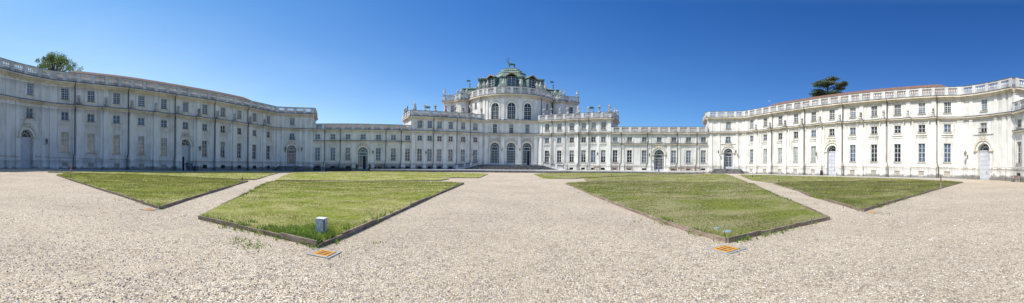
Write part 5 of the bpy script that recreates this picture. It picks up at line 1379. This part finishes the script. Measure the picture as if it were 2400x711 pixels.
# ------------------------------------------------------------------ trees beyond the roofs
def tree(px, dist, htop, spread, label, cedar=False):
    x, y = at(px, dist); rr = random.Random(int(px)); t = thing('cedar_tree' if cedar else 'plane_tree', (x, y, gz(x, y)), label, 'tree', 'trees beyond the roofs')
    tr = MB(); br = []
    if cedar: tr.tube([(0, 0, -.2), (.1, 0, htop*.35), (-.1, .1, htop*.7), (.1, 0, htop*.93)], .65, 10, r1=.16)
    else: tr.tube([(0, 0, -.2), (.2, 0, htop*.3), (0, .1, htop*.6), (.1, 0, htop*.85)], .5, 10, r1=.12)
    cr_ = MB()
    if cedar:
        # flat layered boughs seen above the roof
        rx = Vector((math.cos(bearing(x, y)), -math.sin(bearing(x, y)), 0)); vy = Vector((rx.y, -rx.x, 0))
        L = [(-.75, -6.6, 3.2), (-.55, -5.0, 4.2), (-.5, -4.2, 3.4), (-.15, -5.0, 3.2), (-.35, -2.6, 3.8), (-.05, -2.2, 3.4), (.25, -1.9, 2.6), (-.5, -1.6, 3), (.0, -.8, 3.2), (.35, -.5, 3.0), (.15, -1.6, 2.6), (.75, -2.5, 2.8), (.55, -3.2, 3.2), (.45, -4.6, 3.4), (.85, -2.1, 2.2), (.05, -4.6, 3.4), (.3, -5.8, 3.6), (.8, -5.6, 3.0), (-.2, -6.6, 3.2)]
        for fx, dz, r in L:
            dep = rr.uniform(-.35, .35)
            c = rx*(fx*spread)+vy*(dep*spread); zc = htop+dz
            tr.tube([(0, 0, zc-1.3), tuple(c*.5+Vector((0, 0, zc-.5))), tuple(c+Vector((0, 0, zc-.15)))], .16, 5, r1=.04)
            for _ in range(5):
                q = c+rx*rr.uniform(-r*.4, r*.4)+vy*rr.uniform(-r*.4, r*.4)
                leaf_clump(cr_, (q.x, q.y, zc+rr.uniform(-.3, .3)), r*.44, r*.44, .42, 210, .20, rr, .5)
    else:
        for i in range(120):
            a = rr.uniform(0, 6.283); u = rr.random()**.55; h = rr.uniform(0, 1)
            r = spread*u*(1-h**2.2*.75)
            c = Vector((r*math.cos(a), r*math.sin(a), htop*.56+h*htop*.385))
            tr.tube([(0, 0, c.z-htop*.16), tuple(c*.6+Vector((0, 0, (c.z)*.4-htop*.03))), tuple(c)], .10, 5, r1=.03)
            s = rr.uniform(.8, 1.35); leaf_clump(cr_, tuple(c), s, s, s*.8, 170, .17, rr)
    local(tr, 'trunk', M_bark, t); local(cr_, 'crown', M_cedar if cedar else M_leaf, t, fix=False)
tree(125, 80, 28.2, 9.8, 'broad leafy green tree rising behind the shaded wing roof')
tree(1938, 95, 28.0, 5.3, 'dark layered cedar rising behind the sunlit wing roof', True)
# thin daytime moon
a = (1803-1200)/F; v = (YC-237)/F; d = (rt*math.sin(a)+fw*math.cos(a)+up*v)*2500
mo = thing('moon', CAM+d, 'faint pale daytime moon low over the sunlit wing', 'moon')
mb = MB(); mb.blob((0, 0, 0), 8.5, sub=3); m, t_, b_ = newmat('day_moon'); tp = N(t_, 'ShaderNodeBsdfTransparent'); em = N(t_, 'ShaderNodeEmission'); em.inputs[0].default_value = (.55, .7, .9, 1); em.inputs[1].default_value = .7
ms = N(t_, 'ShaderNodeMixShader'); ms.inputs[0].default_value = .22; t_.links.new(tp.outputs[0], ms.inputs[1]); t_.links.new(em.outputs[0], ms.inputs[2]); t_.links.new(ms.outputs[0], t_.nodes['Material Output'].inputs[0])
local(mb, 'disc', m, mo, smooth=True)
